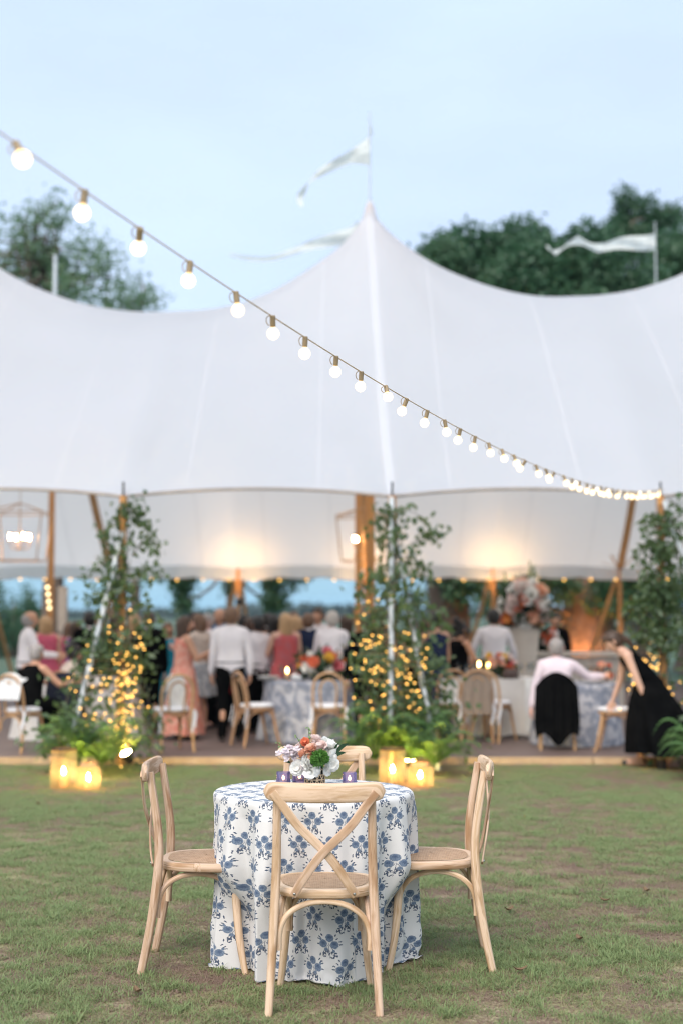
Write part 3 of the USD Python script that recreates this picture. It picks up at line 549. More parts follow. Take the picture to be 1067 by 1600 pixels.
vine('leafy vine around the middle pole and its two white straps', [((.56, 15.86, 2.72), (.52, 14.95, 0), [.08, .13, .15, .17, .18], .75), ((.60, 15.93, 2.4), (.60, 15.6, 0), [.10, .15, .17, .19, .2], .6), ((.66, 15.9, 2.2), (1.02, 15.2, 0), [.12, .13, .15, .18], .75), ((.45, 15.9, 1.9), (.3, 15.5, .2), [.12, .16, .2], .8), ((.85, 15.6, 1.1), (1.2, 15.5, .2), [.1, .16, .2], .7)],
     [[W(622, 860), W(645, 800), W(660, 812), W(668, 850)], [W(640, 850), W(670, 838), W(690, 832)], [W(630, 870), W(660, 885), W(665, 910)], [W(610, 830), W(590, 805), W(582, 825)], [W(650, 975), W(690, 965), W(705, 985)], [W(640, 1010), W(680, 1030), W(700, 1050)], [W(600, 900), W(570, 915), W(560, 930)], [W(600, 1000), W(570, 1015), W(565, 1030)]],
     200, 62, [(.42, 15.7, 1.25, .14, .2, 40), (.46, 15.5, .78, .14, .14, 38), (.66, 15.4, .95, .14, .16, 46), (.74, 15.5, .5, .07, .12, 18), (.42, 15.5, .42, .07, .08, 10), (.85, 15.6, 1.05, .12, .14, 12)], 'warm fairy lights wound in the middle vine')
vine('thick leafy vine on the right pole under the end of the light string', [((3.60, 15.9, 2.75), (3.58, 15.85, 0), [.10, .12, .14, .15, .15], 1.1), ((3.68, 15.85, 2.6), (4.25, 15.2, 0), [.1, .14, .2, .24], .9), ((3.50, 15.85, 2.0), (3.46, 15.8, 1.0), [.08, .14, .10], 1.0), ((3.95, 15.6, 1.2), (4.05, 15.4, .1), [.08, .14, .16], 1.2)],
     [[W(1035, 800), W(1015, 810), W(1010, 830)], [W(1030, 840), W(1005, 860), W(1000, 880)], [W(1045, 780), W(1058, 790), W(1064, 800)], [W(1030, 930), W(1000, 940), W(985, 960)], [W(1030, 980), W(1000, 985), W(992, 1000)]],
     240, 63, [(3.42, 16.12, .95, .12, .14, 34), (3.40, 16.14, .55, .09, .2, 64), (3.64, 16.1, .45, .1, .18, 36), (3.5, 16.15, .2, .1, .08, 12)], 'warm fairy lights wound in the right vine')

def frond(rg, L, rise, n=15):
    s = np.linspace(0, 1, n + 2); r = L * s * (1 - .12 * s); z = rise * np.sin(s * 2.1) * L - .25 * L * s ** 3
    mb = MB().sweep(np.stack([0 * s + .03 * np.sin(s * 3), r, z], -1), np.linspace(.004, .0012, n + 2), n=4)
    V, F = [], []
    for k in range(1, n + 2):
        w = .085 * math.sin(PI * min(1, (s[k] * .93 + .07))) ** .8 * (L / .5); c = np.array([.03 * math.sin(s[k] * 3), r[k], z[k]]); h = .016 * L / .5
        for sd in (-1, 1):
            e = c + np.array([sd * w, .28 * w, -.25 * w]); q = len(V); V += [c - [0, h, 0], e, c + [0, h, 0]]; F.append([q, q + 1, q + 2])
    return mb.add(np.array(V), np.array(F))
def fern(label, loc, seed, size, rz=0, n=42):
    rg = np.random.default_rng(seed); t = thing('fern', label, 'fern', loc, rz)
    for k in range(n):
        mb = frond(rg, size * rg.uniform(.65, 1.1), rg.uniform(.35, .95)); a = k * 2.4 + rg.normal(0, .2); c, s_ = math.cos(a), math.sin(a); R = np.array([[c, -s_, 0], [s_, c, 0], [0, 0, 1]])
        mb.v = [v @ R.T + [0, 0, .12] for v in mb.v]; obj('frond', mb, M['fern'], t, smooth=False)
    return t
f0 = fern('bushy green fern left of the left lanterns', (*P(118, 1210, 14.9)[:2], -.13), 71, .60)
for px, d, lab, s, rz in ((160, 14.7, 'bushy green fern right of the left lanterns at the foot of the left vine', 1.0, 70), (140, 15.3, 'taller fern behind the left lanterns', 1.1, 160), (585, 15.0, 'green fern at the foot of the middle pole, left of the tall lantern', 1.1, 30), (640, 14.9, 'bright lit fern between and behind the two middle lanterns', 1.05, 120), (678, 14.7, 'green fern to the right of the middle lanterns', .95, 200), (612, 15.3, 'upright fern behind the tall middle lantern', 1.15, 260), (1104, 14.9, 'large fern at the right edge of the photo beside the bending woman', .95, 90), (1112, 14.3, 'fern cut by the right edge of the photo', 1.0, 10)):
    dup(f0, lab, (*P(px, 1200, d)[:2], float(ground_z(0, d)) + .02), rz, scale=s)

M['lantern'] = usdkit.material(stage, lk('lantern_shade'), {'tc': ('texture_coordinate', {}), 'mp': ('mapping', {'scale': (14, 14, 3)}), 'n': ('noise_texture', {'scale': 1, 'detail': 4}), 'r': ('rgb_ramp', {'ramp': [(.3, (.80, .62, .38)), (.7, (.95, .82, .60))]}),
    'd': ('principled_bsdf', {'roughness': .4}), 't': ('translucent_bsdf', {}), 'x': ('transparent_bsdf', {'color': (1, .86, .60)}), 'm': ('mix_closure', {'fac': .72}), 'm2': ('mix_closure', {'fac': .86})},
    [('tc.object', 'mp.vector'), ('mp.vector', 'n.vector'), ('n.fac', 'r.fac'), ('r.color', 'd.base_color'), ('r.color', 't.color'), ('d.BSDF', 'm.closure1'), ('t.BSDF', 'm.closure2'), ('m.closure', 'm2.closure1'), ('x.BSDF', 'm2.closure2')], surface='m2.closure')
def lantern(label, px, pbase, d, wpx, hpx, neck):
    x, _, z = P(px, pbase, d); z = float(ground_z(0, d)) + .005; r = wpx * d / FPX / 2; h = hpx * d / FPX
    t = thing('candle_lantern', label, 'lantern', (x, d, z), group=None)
    if neck: prof = [(r * .1, 0), (r * .8, 0), (r * .98, .05 * h), (r, .3 * h), (r, .78 * h), (r * .9, .88 * h), (r * .62, .93 * h), (r * .62, h), (r * .56, h), (r * .56, .92 * h)]
    else: prof = [(r * .1, 0), (r * .92, 0), (r, .03 * h), (r, .9 * h), (r * .97, .96 * h), (r * .93, h), (r * .89, .99 * h), (r * .95, .9 * h)]
    obj('shade', MB().lathe(prof, n=36), M['lantern'], t)
    obj('rim', MB().lathe([(r * (.62 if neck else .95), h - .012), (r * (.66 if neck else .985), h - .004), (r * (.62 if neck else .95), h + .006)], n=30), M['iron'] if not neck else M['oak'], t)
    ch = h * .34; obj('candle', MB().lathe([(.001, .012), (.034, .012), (.034, ch), (.03, ch + .004), (.001, ch - .004)], n=20), M['wax'], t)
    obj('flame', MB().lathe([(.001, ch + .005), (.012, ch + .016), (.017, ch + .032), (.011, ch + .052), (.001, ch + .075)], n=12), M['flame'], t)
lantern('tall glowing candle lantern at the foot of the left vine', 99, 1243, 13.6, 40, 62, False)
lantern('short glowing candle lantern beside the tall one on the left', 138, 1243, 13.5, 38, 39, True)
lantern('tall glowing candle lantern at the foot of the middle pole', 613, 1230, 13.9, 41, 57, False)
lantern('short glowing candle lantern right of the tall one in the middle', 656, 1232, 13.8, 41, 35, True)

def uplight(label, p, aim, r=.05, mat='uplight', g=None):
    t = thing('uplight', label, 'uplight', p, group=g); aim = np.array(aim, float); aim /= np.linalg.norm(aim)
    obj('housing', _place(MB().lathe([(.001, -.12), (r * .8, -.12), (r * 1.15, -.02), (r * 1.15, .01), (r * 1.02, .01), (r * 1.02, -.02), (.001, -.03)], n=18), np.zeros(3), -aim), M['iron'], t)
    obj('lens', _place(MB().lathe([(.001, .0), (r, .0), (r, -.006), (.001, -.006)], n=18), np.zeros(3), -aim), M[mat], t)
    return t
M['spot'] = emit('eave_spot_glow', (1, .54, .20), 560)
for k, (px, lab) in enumerate(((-2.46, 'small spotlight clamped to the far eave pole behind the white shirted man'), (.57, 'small spotlight clamped to the far eave pole behind the paired masts'), (3.6, 'small spotlight clamped to the far eave pole behind the standing waiter'))):
    q = min(PX, key=lambda t_: abs(t_ - px)); uplight(lab, (q + .09, Y1 - .75, 1.85), (0, .0, 1), .085, 'spot')
M['trunklamp'] = emit('trunk_lamp_glow', (1, .36, .08), 1600)
uplight('ground lamp lighting the strapped pole at the far right corner of the tent', (6.35, 33.3, FLOOR + .13), (-.04, .16, 1), .06, 'spot')
uplight('ground lamp lighting the orange tree trunk', (P(912, 1000, 36.4)[0] - .25, 36.5, -.1), (.1, .75, 1), .10, 'trunklamp')
uplight('bright ground lamp at the foot of the left pole', (*P(197, 1170, 15.5)[:2], .03), (-.35, -.45, .8), .055)
uplight('ground lamp hidden in the ferns at the middle pole', (P(640, 1180, 15.1)[0], 15.0, .0), (-.05, -.1, 1), .05)
uplight('ground lamp on the grass behind the left lanterns', (P(118, 1220, 14.0)[0], 14.05, -.03), (.1, .75, .75), .04, 'fernlamp')
uplight('ground lamp on the grass behind the middle lanterns', (P(634, 1215, 14.2)[0], 14.2, -.03), (.1, .75, .75), .04, 'fernlamp')
uplight('ground lamp in the greenery at the right pole', (P(1030, 1180, 15.6)[0], 15.5, -.05), (-.05, .1, 1), .05)

# lantern-shaped chandeliers under the roof
def chandelier(label, c, w, h):
    t = thing('chandelier', label, 'chandelier', c); r = .011
    a = w / 2; top = [(a * sx, a * sy, h * .30) for sx, sy in ((-1, -1), (1, -1), (1, 1), (-1, 1))]; bot = [(a * .8 * sx, a * .8 * sy, -h * .55) for sx, sy in ((-1, -1), (1, -1), (1, 1), (-1, 1))]; ap = (0, 0, h * .48)
    for k in range(4):
        obj('frame_bar', MB().sweep([top[k], top[(k + 1) % 4]], r, n=6).sweep([bot[k], bot[(k + 1) % 4]], r, n=6).sweep([top[k], bot[k]], r, n=6).sweep([top[k], ap], r, n=6), M['gilt'], t)
        q = k * PI / 2 + .6; p = np.array([.17 * math.cos(q), .17 * math.sin(q), -.16]); cn = obj('candle_arm', MB().sweep([(0, 0, -.3), (p[0] * .6, p[1] * .6, -.33), (p[0], p[1], -.27)], .008, n=6, res=8).lathe([(.012, -.27), (.012, -.17), (.001, -.17)], (p[0], p[1], 0), 10), M['gilt'], t)
        obj('lamp_bulb', MB().lathe([(.001, -.165), (.010, -.135), (.009, -.10), (.001, -.07)], (p[0], p[1], 0), 12), M['lampglow'], t)
    obj('stem', MB().sweep([ap, (0, 0, -.34)], .01, n=6), M['gilt'], t)
    obj('hanging_cable', MB().sweep([(0, 0, float(roof_z(c[0], c[1])) - c[2] - .03), ap], .006, n=6), M['gilt'], t)
M['gilt'] = pm('gilt_metal', (.46, .30, .17), metal=.5, rough=.45)
chandelier('lantern shaped chandelier with glowing candles at the left edge of the photo', P(31, 828, 24), .92, .95)
chandelier('lantern shaped chandelier with glowing candles partly hidden by the paired masts', P(565, 832, 26), .92, .95)

# ---------------------------------------------------------------- the printed tablecloth and the round table
R_T, H_T, TC = .448, .742, np.array([-.126, 6.45, 0.])
def cloth_print(name, per_x=.130, per_y=.094):
    nodes = {'uv': ('uvmap', {'attribute': 'st'}), 's': ('separate_xyz', {}), 'rw': ('math', {'math_type': 'divide', 'value2': per_y}), 'fl': ('math', {'math_type': 'floor'}), 'par': ('math', {'math_type': 'floored_modulo', 'value2': 2}),
             'sg': ('math', {'math_type': 'multiply_add', 'value2': -2.0, 'value3': 1.0}), 'xo': ('math', {'math_type': 'subtract', 'value2': per_x / 2}), 'xf': ('math', {'math_type': 'multiply_add', 'value3': per_x / 2}), 'sh': ('math', {'math_type': 'multiply_add', 'value2': per_x / 2}), 'mx': ('math', {'math_type': 'floored_modulo', 'value2': per_x}), 'my': ('math', {'math_type': 'floored_modulo', 'value2': per_y}), 'c': ('combine_xyz', {}),
             'wn': ('noise_texture', {'scale': 150, 'detail': 4, 'roughness': .75}), 'wo': ('vector_math', {'math_type': 'multiply_add', 'vector2': (.012, .012, 0), 'vector3': (-.006, -.006, 0)}), 'wa': ('vector_math', {'math_type': 'add'})}
    links = [('uv.UV', 's.vector'), ('s.y', 'rw.value1'), ('rw.value', 'fl.value1'), ('fl.value', 'par.value1'), ('par.value', 'sh.value1'), ('s.x', 'sh.value3'), ('sh.value', 'mx.value1'), ('s.y', 'my.value1'), ('par.value', 'sg.value1'), ('mx.value', 'xo.value1'), ('xo.value', 'xf.value1'), ('sg.value', 'xf.value2'), ('xf.value', 'c.x'), ('my.value', 'c.y'),
             ('uv.UV', 'wn.vector'), ('wn.color', 'wo.vector1'), ('c.vector', 'wa.vector1'), ('wo.vector', 'wa.vector2')]
    cx, cy = per_x / 2, per_y / 2
    def shape(k, x, y, rx, ry, a, soft):
        nodes[f'm{k}'] = ('mapping', {'mapping_type': 'texture', 'location': (cx + x, cy + y, 0), 'rotation': (0, 0, a), 'scale': (rx, ry, 1)}); nodes[f'l{k}'] = ('vector_math', {'math_type': 'length'})
        nodes[f'r{k}'] = ('map_range', {'range_type': 'smoothstep', 'from_min': 1 + soft, 'from_max': 1 - soft, 'clamp': True})
        links.extend([('wa.vector', f'm{k}.vector'), (f'm{k}.vector', f'l{k}.vector1'), (f'l{k}.value', f'r{k}.value')]); return f'r{k}.result'
    def mx(pref, outs):
        cur = outs[0]
        for k, o in enumerate(outs[1:]):
            nodes[f'{pref}{k}'] = ('math', {'math_type': 'maximum'}); links.extend([(cur, f'{pref}{k}.value1'), (o, f'{pref}{k}.value2')]); cur = f'{pref}{k}.value'
        return cur
    B = [(-.021, .010), (.004, .032), (.023, .007)]
    blooms = [shape(f'b{k}', x, y, .0158, .0150, 0, .12) for k, (x, y) in enumerate(B)] + [shape('b7', -.009, -.010, .0075, .007, 0, .2), shape('b8', .020, -.016, .006, .0055, 0, .2), shape('b9', -.032, .026, .005, .0055, 0, .2)]; hearts = [shape(f'h{k}', x, y + .003, .0075, .0055, 0, .6) for k, (x, y) in enumerate(B)]
    g = random.Random(4); twigs = []
    for k in range(26):
        a = g.uniform(-1.05, 1.05) - PI / 2; r = .012 + .034 * (k / 26); twigs.append((.002 + r * math.cos(a) * 1.0, -.004 + r * math.sin(a), a - PI / 2 + (.75 if k % 2 else -.75)))
    for k, (x, y) in enumerate(((-.036, .034), (-.04, .026), (-.028, .042), (.0, .054), (.013, .055), (.026, .044), (.032, .03), (.044, .02), (.046, .008), (-.041, .006))): twigs.append((x, y, math.atan2(y - .014, x - .003) - PI / 2))
    leafs = [shape(f't{k}', x, y, .0024, .0062, a, .22) for k, (x, y, a) in enumerate(twigs)]
    stems = [shape('s0', .003, -.018, .0011, .030, .12, .4), shape('s1', -.01, -.006, .001, .022, -.6, .4), shape('s2', .014, -.008, .001, .022, .6, .4)]
    bl, he, lf = mx('xb', blooms), mx('xh', hearts), mx('xl', leafs + stems)
    nodes.update({'wv': ('noise_texture', {'scale': 260, 'detail': 2}), 'bc': ('rgb_ramp', {'ramp': [(.35, (.11, .15, .22)), (.65, (.21, .265, .345))]}), 'base': ('mix_color', {'a': (.70, .675, .65), 'b': (.085, .105, .15)}), 'm2': ('mix_color', {}), 'm3': ('mix_color', {'b': (.05, .08, .16)}),
                  'hh': ('math', {'math_type': 'multiply', 'value2': .65}), 'bn': ('noise_texture', {'scale': 900, 'detail': 1}), 'bp': ('bump', {'strength': .12, 'distance': .001}), 'p': ('principled_bsdf', {'roughness': .85, 'specular_ior_level': .15, 'sheen_weight': .15}), 't': ('translucent_bsdf', {}), 'mc': ('mix_closure', {'fac': .12})})
    links += [('uv.UV', 'wv.vector'), ('wv.fac', 'bc.fac'), (lf, 'base.fac'), (bl, 'm2.fac'), ('base.result', 'm2.a'), ('bc.color', 'm2.b'), (he, 'hh.value1'), ('hh.value', 'm3.fac'), ('m2.result', 'm3.a'), ('m3.result', 'p.base_color'), ('m3.result', 't.color'), ('uv.UV', 'bn.vector'), ('bn.fac', 'bp.height'), ('bp.normal', 'p.normal'), ('p.BSDF', 'mc.closure1'), ('t.BSDF', 'mc.closure2')]
    return usdkit.material(stage, lk(name), nodes, links, surface='mc.closure')
M['print'] = cloth_print('blue_block_print')
LEGS = [(math.atan2(y - 6.45, x + .126), math.hypot(x + .126, y - 6.45)) for x, y in ((-.40, 6.205), (-.40, 6.57), (.205, 6.26), (.20, 6.625), (-.245, 6.02), (.115, 6.02), (.095, 6.67), (-.265, 6.67))]
def make_cloth():
    n = 760; th = np.linspace(0, 2 * PI, n + 1); tt = np.r_[np.linspace(0, 1, 120)]
    rg = np.random.default_rng(12)
    per = lambda f, ph, a: a * np.sin(f * th + ph)
    F = per(9, .4, .45) + per(13, 2.2, .38) + per(5, 1.1, .3) + per(17, 5.1, .22) + per(21, .7, .13)
    F = np.tanh(1.5 * F) * .95 + .12 * np.sin(29 * th + 2)
    N1 = meshkit.noise(np.stack([np.cos(th) * 5, np.sin(th) * 5, 0 * th], -1), 5) - .5; N2 = meshkit.noise(np.stack([np.cos(th) * 13, np.sin(th) * 13, 0 * th], -1), 6) - .5
    drop = H_T + .035; rows, uv = [], []; u = th * .475
    # the flat top, then the rim, then the fall and the puddle on the grass
    for r in (0.002, .15, .3, .42, R_T - .01): rows.append(np.stack([r * np.cos(th), r * np.sin(th), np.full(n + 1, H_T + .004)], -1)); uv.append(np.stack([r * np.cos(th), r * np.sin(th)], -1) / 1.08)
    top_rows = len(rows)
    for t in tt:
        z = H_T + .004 - t * drop; e = min(1, t / .035); rim = R_T - .01 + .012 * math.sqrt(max(0, 1 - (1 - e) ** 2))
        A = .004 + .072 * sm(t, -.12, .8) ** .85 * (1 - .2 * sm(t, .85, 1)); r = rim + .012 * t + A * F * min(1, t / .10) + .02 * t * N1 * 2
        r = r + .012 * math.exp(-((t - .98) / .05) ** 2) * (1 + 2 * N2) + .004 * np.sin(31 * th + 5 * t) * sm(t, .75, .95)
        r = r - .035 * np.maximum(0, np.cos(th)) * sm(t, .3, 1) - .040 * sm(t, .86, 1.0) * (.6 + 1.2 * N1) + .022 * (meshkit.noise(np.stack([np.cos(th) * 9, np.sin(th) * 9, 0 * th + t * 11], -1), 8) - .5) * sm(t, .55, .95) + .012 * (meshkit.noise(np.stack([np.cos(th) * 22, np.sin(th) * 22, 0 * th + t * 26], -1), 9) - .5) * sm(t, .75, .95)
        zz = z + 0 * th; fl = .006 + .028 * np.maximum(0, N2 + .25) * sm(t, .9, 1)
        zz = np.maximum(zz, fl); r = r + np.maximum(0, fl - z) * .5
        for la, lr in LEGS:
            da = np.abs((th - la + PI) % (2 * PI) - PI); lim = lr - .03 + .6 * np.maximum(0, da - .10); r = r - sm(t, .35, .7) * np.maximum(0, r - lim) * (da < .5)
        sw = .05 * np.sin(3 * th + 1) * t * .35
        rows.append(np.stack([r * np.cos(th + sw * .25), r * np.sin(th + sw * .25), zz], -1)); uv.append(np.stack([u + .012 * F * t, np.full(n + 1, -t * drop * 1.02 + .035)], -1) / 1.08)
    V = np.stack(rows); U = np.stack(uv); k, w = V.shape[:2]
    # nudge the cloth in where the seats push it
    for cx, cy in ((-.40, 0), (.40, 0), (0, -.42)):
        d = V[..., :2] - np.array([cx, cy]); near_ = np.exp(-(d ** 2).sum(-1) / .16 ** 2) * np.exp(-((V[..., 2] - .36) / .22) ** 2); V[..., :2] *= (1 - .07 * near_)[..., None]
    i, j = np.meshgrid(np.arange(k - 1), np.arange(w - 1), indexing='ij'); keep = (i != top_rows - 1)
    q = np.stack([i * w + j, (i + 1) * w + j, (i + 1) * w + j + 1, i * w + j + 1], -1)
    q = q.reshape(-1, 4)
    return (V.reshape(-1, 3) + TC, q), U.reshape(-1, 2)
(cv, cu) = make_cloth()
# rim row doubled so that the top and the fall each keep their own print
obj('tablecloth', cv, M['print'], smooth=True, uv=cu, label='floor length white cloth with blue block printed flowers on the lawn table', cat='tablecloth')
tb = thing('round_table', 'small round table on the lawn hidden under its printed cloth', 'table', TC)
obj('tabletop', MB().lathe([(.001, H_T - .03), (R_T - .012, H_T - .03), (R_T - .012, H_T - .001), (.001, H_T - .001)], n=48), M['mast'], tb)
for k in range(4):
    a = k * PI / 2 + .5; obj('leg', MB().sweep([(.30 * math.cos(a), .30 * math.sin(a), 0), (.28 * math.cos(a), .28 * math.sin(a), H_T - .03)], .018, n=8), M['mast'], tb)

# ---------------------------------------------------------------- cross-back chairs
def crossback():
    t = thing('crossback_chair', 'x', 'chair'); o = M['oak']
    for s in (-1, 1):
        obj('rear_post', MB().sweep([(s * .212, -.262, 0), (s * .203, -.226, .18), (s * .193, -.196, .40), (s * .188, -.190, .52), (s * .185, -.205, .68), (s * .183, -.232, .853)], [.0155, .017, .0185, .0185, .017, .0155], [.017, .0185, .020, .0195, .0175, .0155], n=14, e=2.7, res=34), o, t)
    for s in (-1, 1):
        obj('front_leg', MB().sweep([(s * .150, .135, .432), (s * .157, .142, .30), (s * .170, .158, .14), (s * .186, .186, 0)], [.020, .0185, .0165, .0135], n=14, e=2.4, res=24), o, t)
    xs_ = np.linspace(-1, 1, 41); hh = .0385 * np.clip(1 - np.abs(xs_) ** 14, .02, 1) ** .5; c = np.stack([xs_ * .235, -.247 - .030 * (1 - xs_ ** 2) + .004, .846 + .006 * xs_ ** 2], -1)
    cr = obj('crest_rail', MB().sweep(c, .0155 * np.clip(1 - np.abs(xs_) ** 16, .05, 1) ** .5, hh, side=(0, 1, 0), n=18, e=2.9), o, t)
    for s in (-1, 1):
        pts = [(s * .200, -.268, .848), (s * .17, -.268, .812), (s * .105, -.266 - .004 * s, .725), (0, -.260 - .005 * s, .622), (-s * .075, -.244, .522), (-s * .122, -.226, .448)]
        sd = np.array([.78, 0, s * .62 * -1]); sd = np.array([math.cos(.83), 0, -s * math.sin(.83) * -1])
        br = obj('cross_brace', MB().sweep(pts, [.0175] * 5 + [.0165], .0048, side=(sd[0], 0, s * -sd[2] * -1 if False else -s * .72), n=14, e=3.2, res=40), o, t)
        obj('bolt', _place(MB().lathe([(.001, .004), (.0055, .003), (.0075, 0), (.0075, -.004)], n=12), np.array([s * .192, -.2755, .839]), np.array([0, 1, 0])), M['steel'], br)
        obj('bolt', _place(MB().lathe([(.001, .004), (.0045, .003), (.006, 0), (.006, -.004)], n=12), np.array([-s * .115, -.235, .456]), np.array([0, 1, -.2]) / np.linalg.norm([0, 1, -.2])), M['steel'], br)
    obj('bolt', _place(MB().lathe([(.001, .005), (.006, .004), (.009, 0), (.009, -.004)], n=14), np.array([0, -.2705, .622]), np.array([0, 1, 0])), M['steel'], t)
    # seat: a rounded trapezoid frame with a caned, slightly domed panel
    a = np.linspace(0, 2 * PI, 73)[:-1]; ca, sa = np.cos(a), np.sin(a)
    def outline(k): 
        x = np.sign(ca) * np.abs(ca) ** .72 * .208 * k; y = np.sign(sa) * np.abs(sa) ** .72 * .198 * k; return x * (1 + .10 * y / .198), y - .006
    rows = []
    for k, z in ((.80, .462), (.84, .4655), (.97, .4655), (1.0, .461), (1.008, .449), (1.0, .436), (.97, .430), (.82, .430), (.80, .445)):
        x, y = outline(k); rows.append(np.stack([x, y, 0 * x + z], -1))
    V = np.vstack(rows); n = len(a); i, j = np.meshgrid(np.arange(len(rows) - 1), np.arange(n), indexing='ij')
    L = a * .21; u = np.stack([np.repeat(np.arange(len(rows))[:, None] * .012, n, 1).ravel(), np.tile(L, len(rows))], -1)
    seat = obj('seat_frame', MB().add(V, np.stack([i * n + j, (i + 1) * n + j, (i + 1) * n + (j + 1) % n, i * n + (j + 1) % n], -1).reshape(-1, 4)[:, ::-1], u), o, t)
    rows = [];  
    for k in (.83, .7, .5, .3, .02):
        x, y = outline(k); rows.append(np.stack([x, y, 0 * x + .4635 + .010 * (1 - k ** 2)], -1))
    V = np.vstack(rows); i, j = np.meshgrid(np.arange(4), np.arange(n), indexing='ij')
    obj('cane_panel', (V, np.stack([i * n + j, i * n + (j + 1) % n, (i + 1) * n + (j + 1) % n, (i + 1) * n + j], -1).reshape(-1, 4)), M['cane'], seat)
    def arch(p, q, zlo, ztop, bulge):
        p, q = np.array(p, float), np.array(q, float); s = np.linspace(0, 1, 36); m = (p + q) / 2; out = np.array(bulge)
        xy = m + (p - m) * np.cos(s * PI)[:, None] + out * np.sin(s * PI)[:, None]; z = zlo + (ztop - zlo) * np.sin(s * PI) ** .62
        return MB().sweep(np.column_stack([xy, z]), .0115, .0125, side=(0, 0, 1), n=12, e=2.4)
    obj('back_arch', arch((-.178, -.197), (.178, -.197), .235, .418, (0, .012)), o, t)
    for s in (-1, 1): obj('side_arch', arch((s * .178, -.195), (s * .152, .140), .235, .418, (s * -.006, 0)), o, t)
    obj('front_arch', arch((-.145, .145), (.145, .145), .235, .418, (0, -.01)), o, t)
    return t
g = 'cross-back chairs around the lawn table'
ch0 = crossback()
def put(p, loc, rz):
    ops = UsdGeom.Xformable(p).GetOrderedXformOps(); ops[0].Set(Gf.Vec3d(*loc)); ops[1].Set(float(rz))
tag(ch0, 'cross-back oak chair nearest the camera, seen from behind', group=g); put(ch0, (-.066, 5.82, 0), 0)
dup(ch0, 'cross-back oak chair on the left of the lawn table facing right', (-.59, 6.385, 0), -90 - 1)
dup(ch0, 'cross-back oak chair on the right of the lawn table facing left', (.39, 6.44, 0), 90 - 1)
dup(ch0, 'cross-back oak chair on the far side of the lawn table, mostly hidden', (-.085, 6.86, -.005), 180)

# ---------------------------------------------------------------- centrepiece and votives on the lawn table
M['petal_white'] = pm('white_petal', (.86, .84, .79), (.90, .89, .86), scale=30, rough=.7, transl=.35)
M['petal_blush'] = pm('blush_petal', (.80, .62, .56), (.86, .74, .70), scale=30, rough=.7, transl=.25)
M['petal_pale'] = pm('pale_stock_petal', (.78, .68, .70), (.84, .78, .78), scale=30, rough=.7, transl=.25)
M['petal_peach'] = pm('peach_petal', (.80, .42, .27), (.84, .55, .40), scale=30, rough=.7, transl=.25)
M['petal_coral'] = pm('coral_petal', (.72, .16, .08), (.80, .27, .14), scale=30, rough=.7, transl=.25)
M['petal_orange'] = pm('orange_petal', (.75, .26, .06), (.8, .34, .10), scale=30, rough=.7, transl=.2)
M['petal_pink'] = pm('pink_petal', (.62, .14, .18), (.72, .24, .26), scale=30, rough=.7, transl=.2)
M['petal_yellow'] = pm('yellow_petal', (.75, .45, .05), (.8, .55, .1), scale=30, rough=.7, transl=.2)
M['moss_ball'] = pm('green_trick', (.06, .24, .035), (.10, .32, .05), scale=40, rough=.7, transl=.2, island=.3)
M['bud'] = pm('green_bud', (.22, .33, .14), (.3, .4, .2), scale=30, rough=.6, transl=.2)
M['stemgreen'] = pm('flower_stem', (.08, .16, .04), rough=.6)
M['bouquet_leaf'] = pm('bouquet_leaf', (.025, .07, .035), (.05, .11, .05), scale=9, rough=.4, transl=.25, island=.3)
M['lattice'] = pm('rattan_gilt', (.60, .46, .32), (.48, .34, .2), scale=40, rough=.5)
def ruffle(c, r, rg, n=26, layers=3, flat=.8, ax=None):
    """A many-petalled bloom: curled petals in layers around the centre."""
    mb = MB(); c = np.asarray(c, float)
    ax = rg.normal(0, .35, 3) + [0, -.35, 1] if ax is None else np.asarray(ax, float) + rg.normal(0, .12, 3); ax = ax / np.linalg.norm(ax); x = np.cross(ax, [.3, .9, .1]); x = x / np.linalg.norm(x); y = np.cross(ax, x)
    mb.ball(c, r * .45, 1)
    for l in range(layers):
        tl = .25 + .5 * l / max(1, layers - 1); m = int(n * (.5 + .5 * l / layers) / 2) + 3
        for k in range(m):
            a = 2 * PI * (k + .5 * (l % 2)) / m + rg.normal(0, .12); d = x * math.cos(a) + y * math.sin(a); out = d * math.sin(tl * PI / 1.5) + ax * math.cos(tl * PI / 1.5) * flat; sd = np.cross(out, ax + d * .01); sd /= np.linalg.norm(sd) + 1e-9
            R = r * rg.uniform(.82, 1.12); wd = R * rg.uniform(.38, .5); rf = rg.normal(0, .12, 4) * R
            p0 = c + out * R * .15; p1 = c + out * R * .62; p2 = c + out * R + ax * R * .12
            V = [p0, p1 - sd * wd + ax * (R * .10 + rf[0]), p1 + ax * -.04 * R, p1 + sd * wd + ax * (R * .10 + rf[1]), p2 - sd * wd * .8 + ax * rf[2], p2 + out * R * .08, p2 + sd * wd * .8 + ax * rf[3]]
            mb.add(np.array(V), np.array([[0, 2, 1], [0, 3, 2], [1, 2, 4], [2, 5, 4], [2, 3, 6], [2, 6, 5]]))
    return mb
def frill(c, r, rg, n=240):
    d = rg.normal(size=(n, 3)); d[:, 2] = np.abs(d[:, 2]) * 1.2 - .5; d /= np.linalg.norm(d, axis=1, keepdims=True); v, f = [], []
    mb = MB().ball(c, r * .72, 2)
    V, Fq = leaves(np.asarray(c) + d * r * .55, r * .5, r * .17, rg); V = V.reshape(-1, 4, 3)
    base = V[:, 0]; tip = np.asarray(c) + d * r * rg.uniform(.92, 1.1, (n, 1)); s = np.cross(d, rg.normal(size=(n, 3))); s /= np.linalg.norm(s, axis=1, keepdims=True)
    V = np.stack([base, (base + tip) / 2 + s * r * .11, tip, (base + tip) / 2 - s * r * .11], 1).reshape(-1, 3); k = np.arange(n)[:, None] * 4
    return mb.add(V, np.vstack([k + [0, 1, 2], k + [0, 2, 3]]))
rg = np.random.default_rng(90)
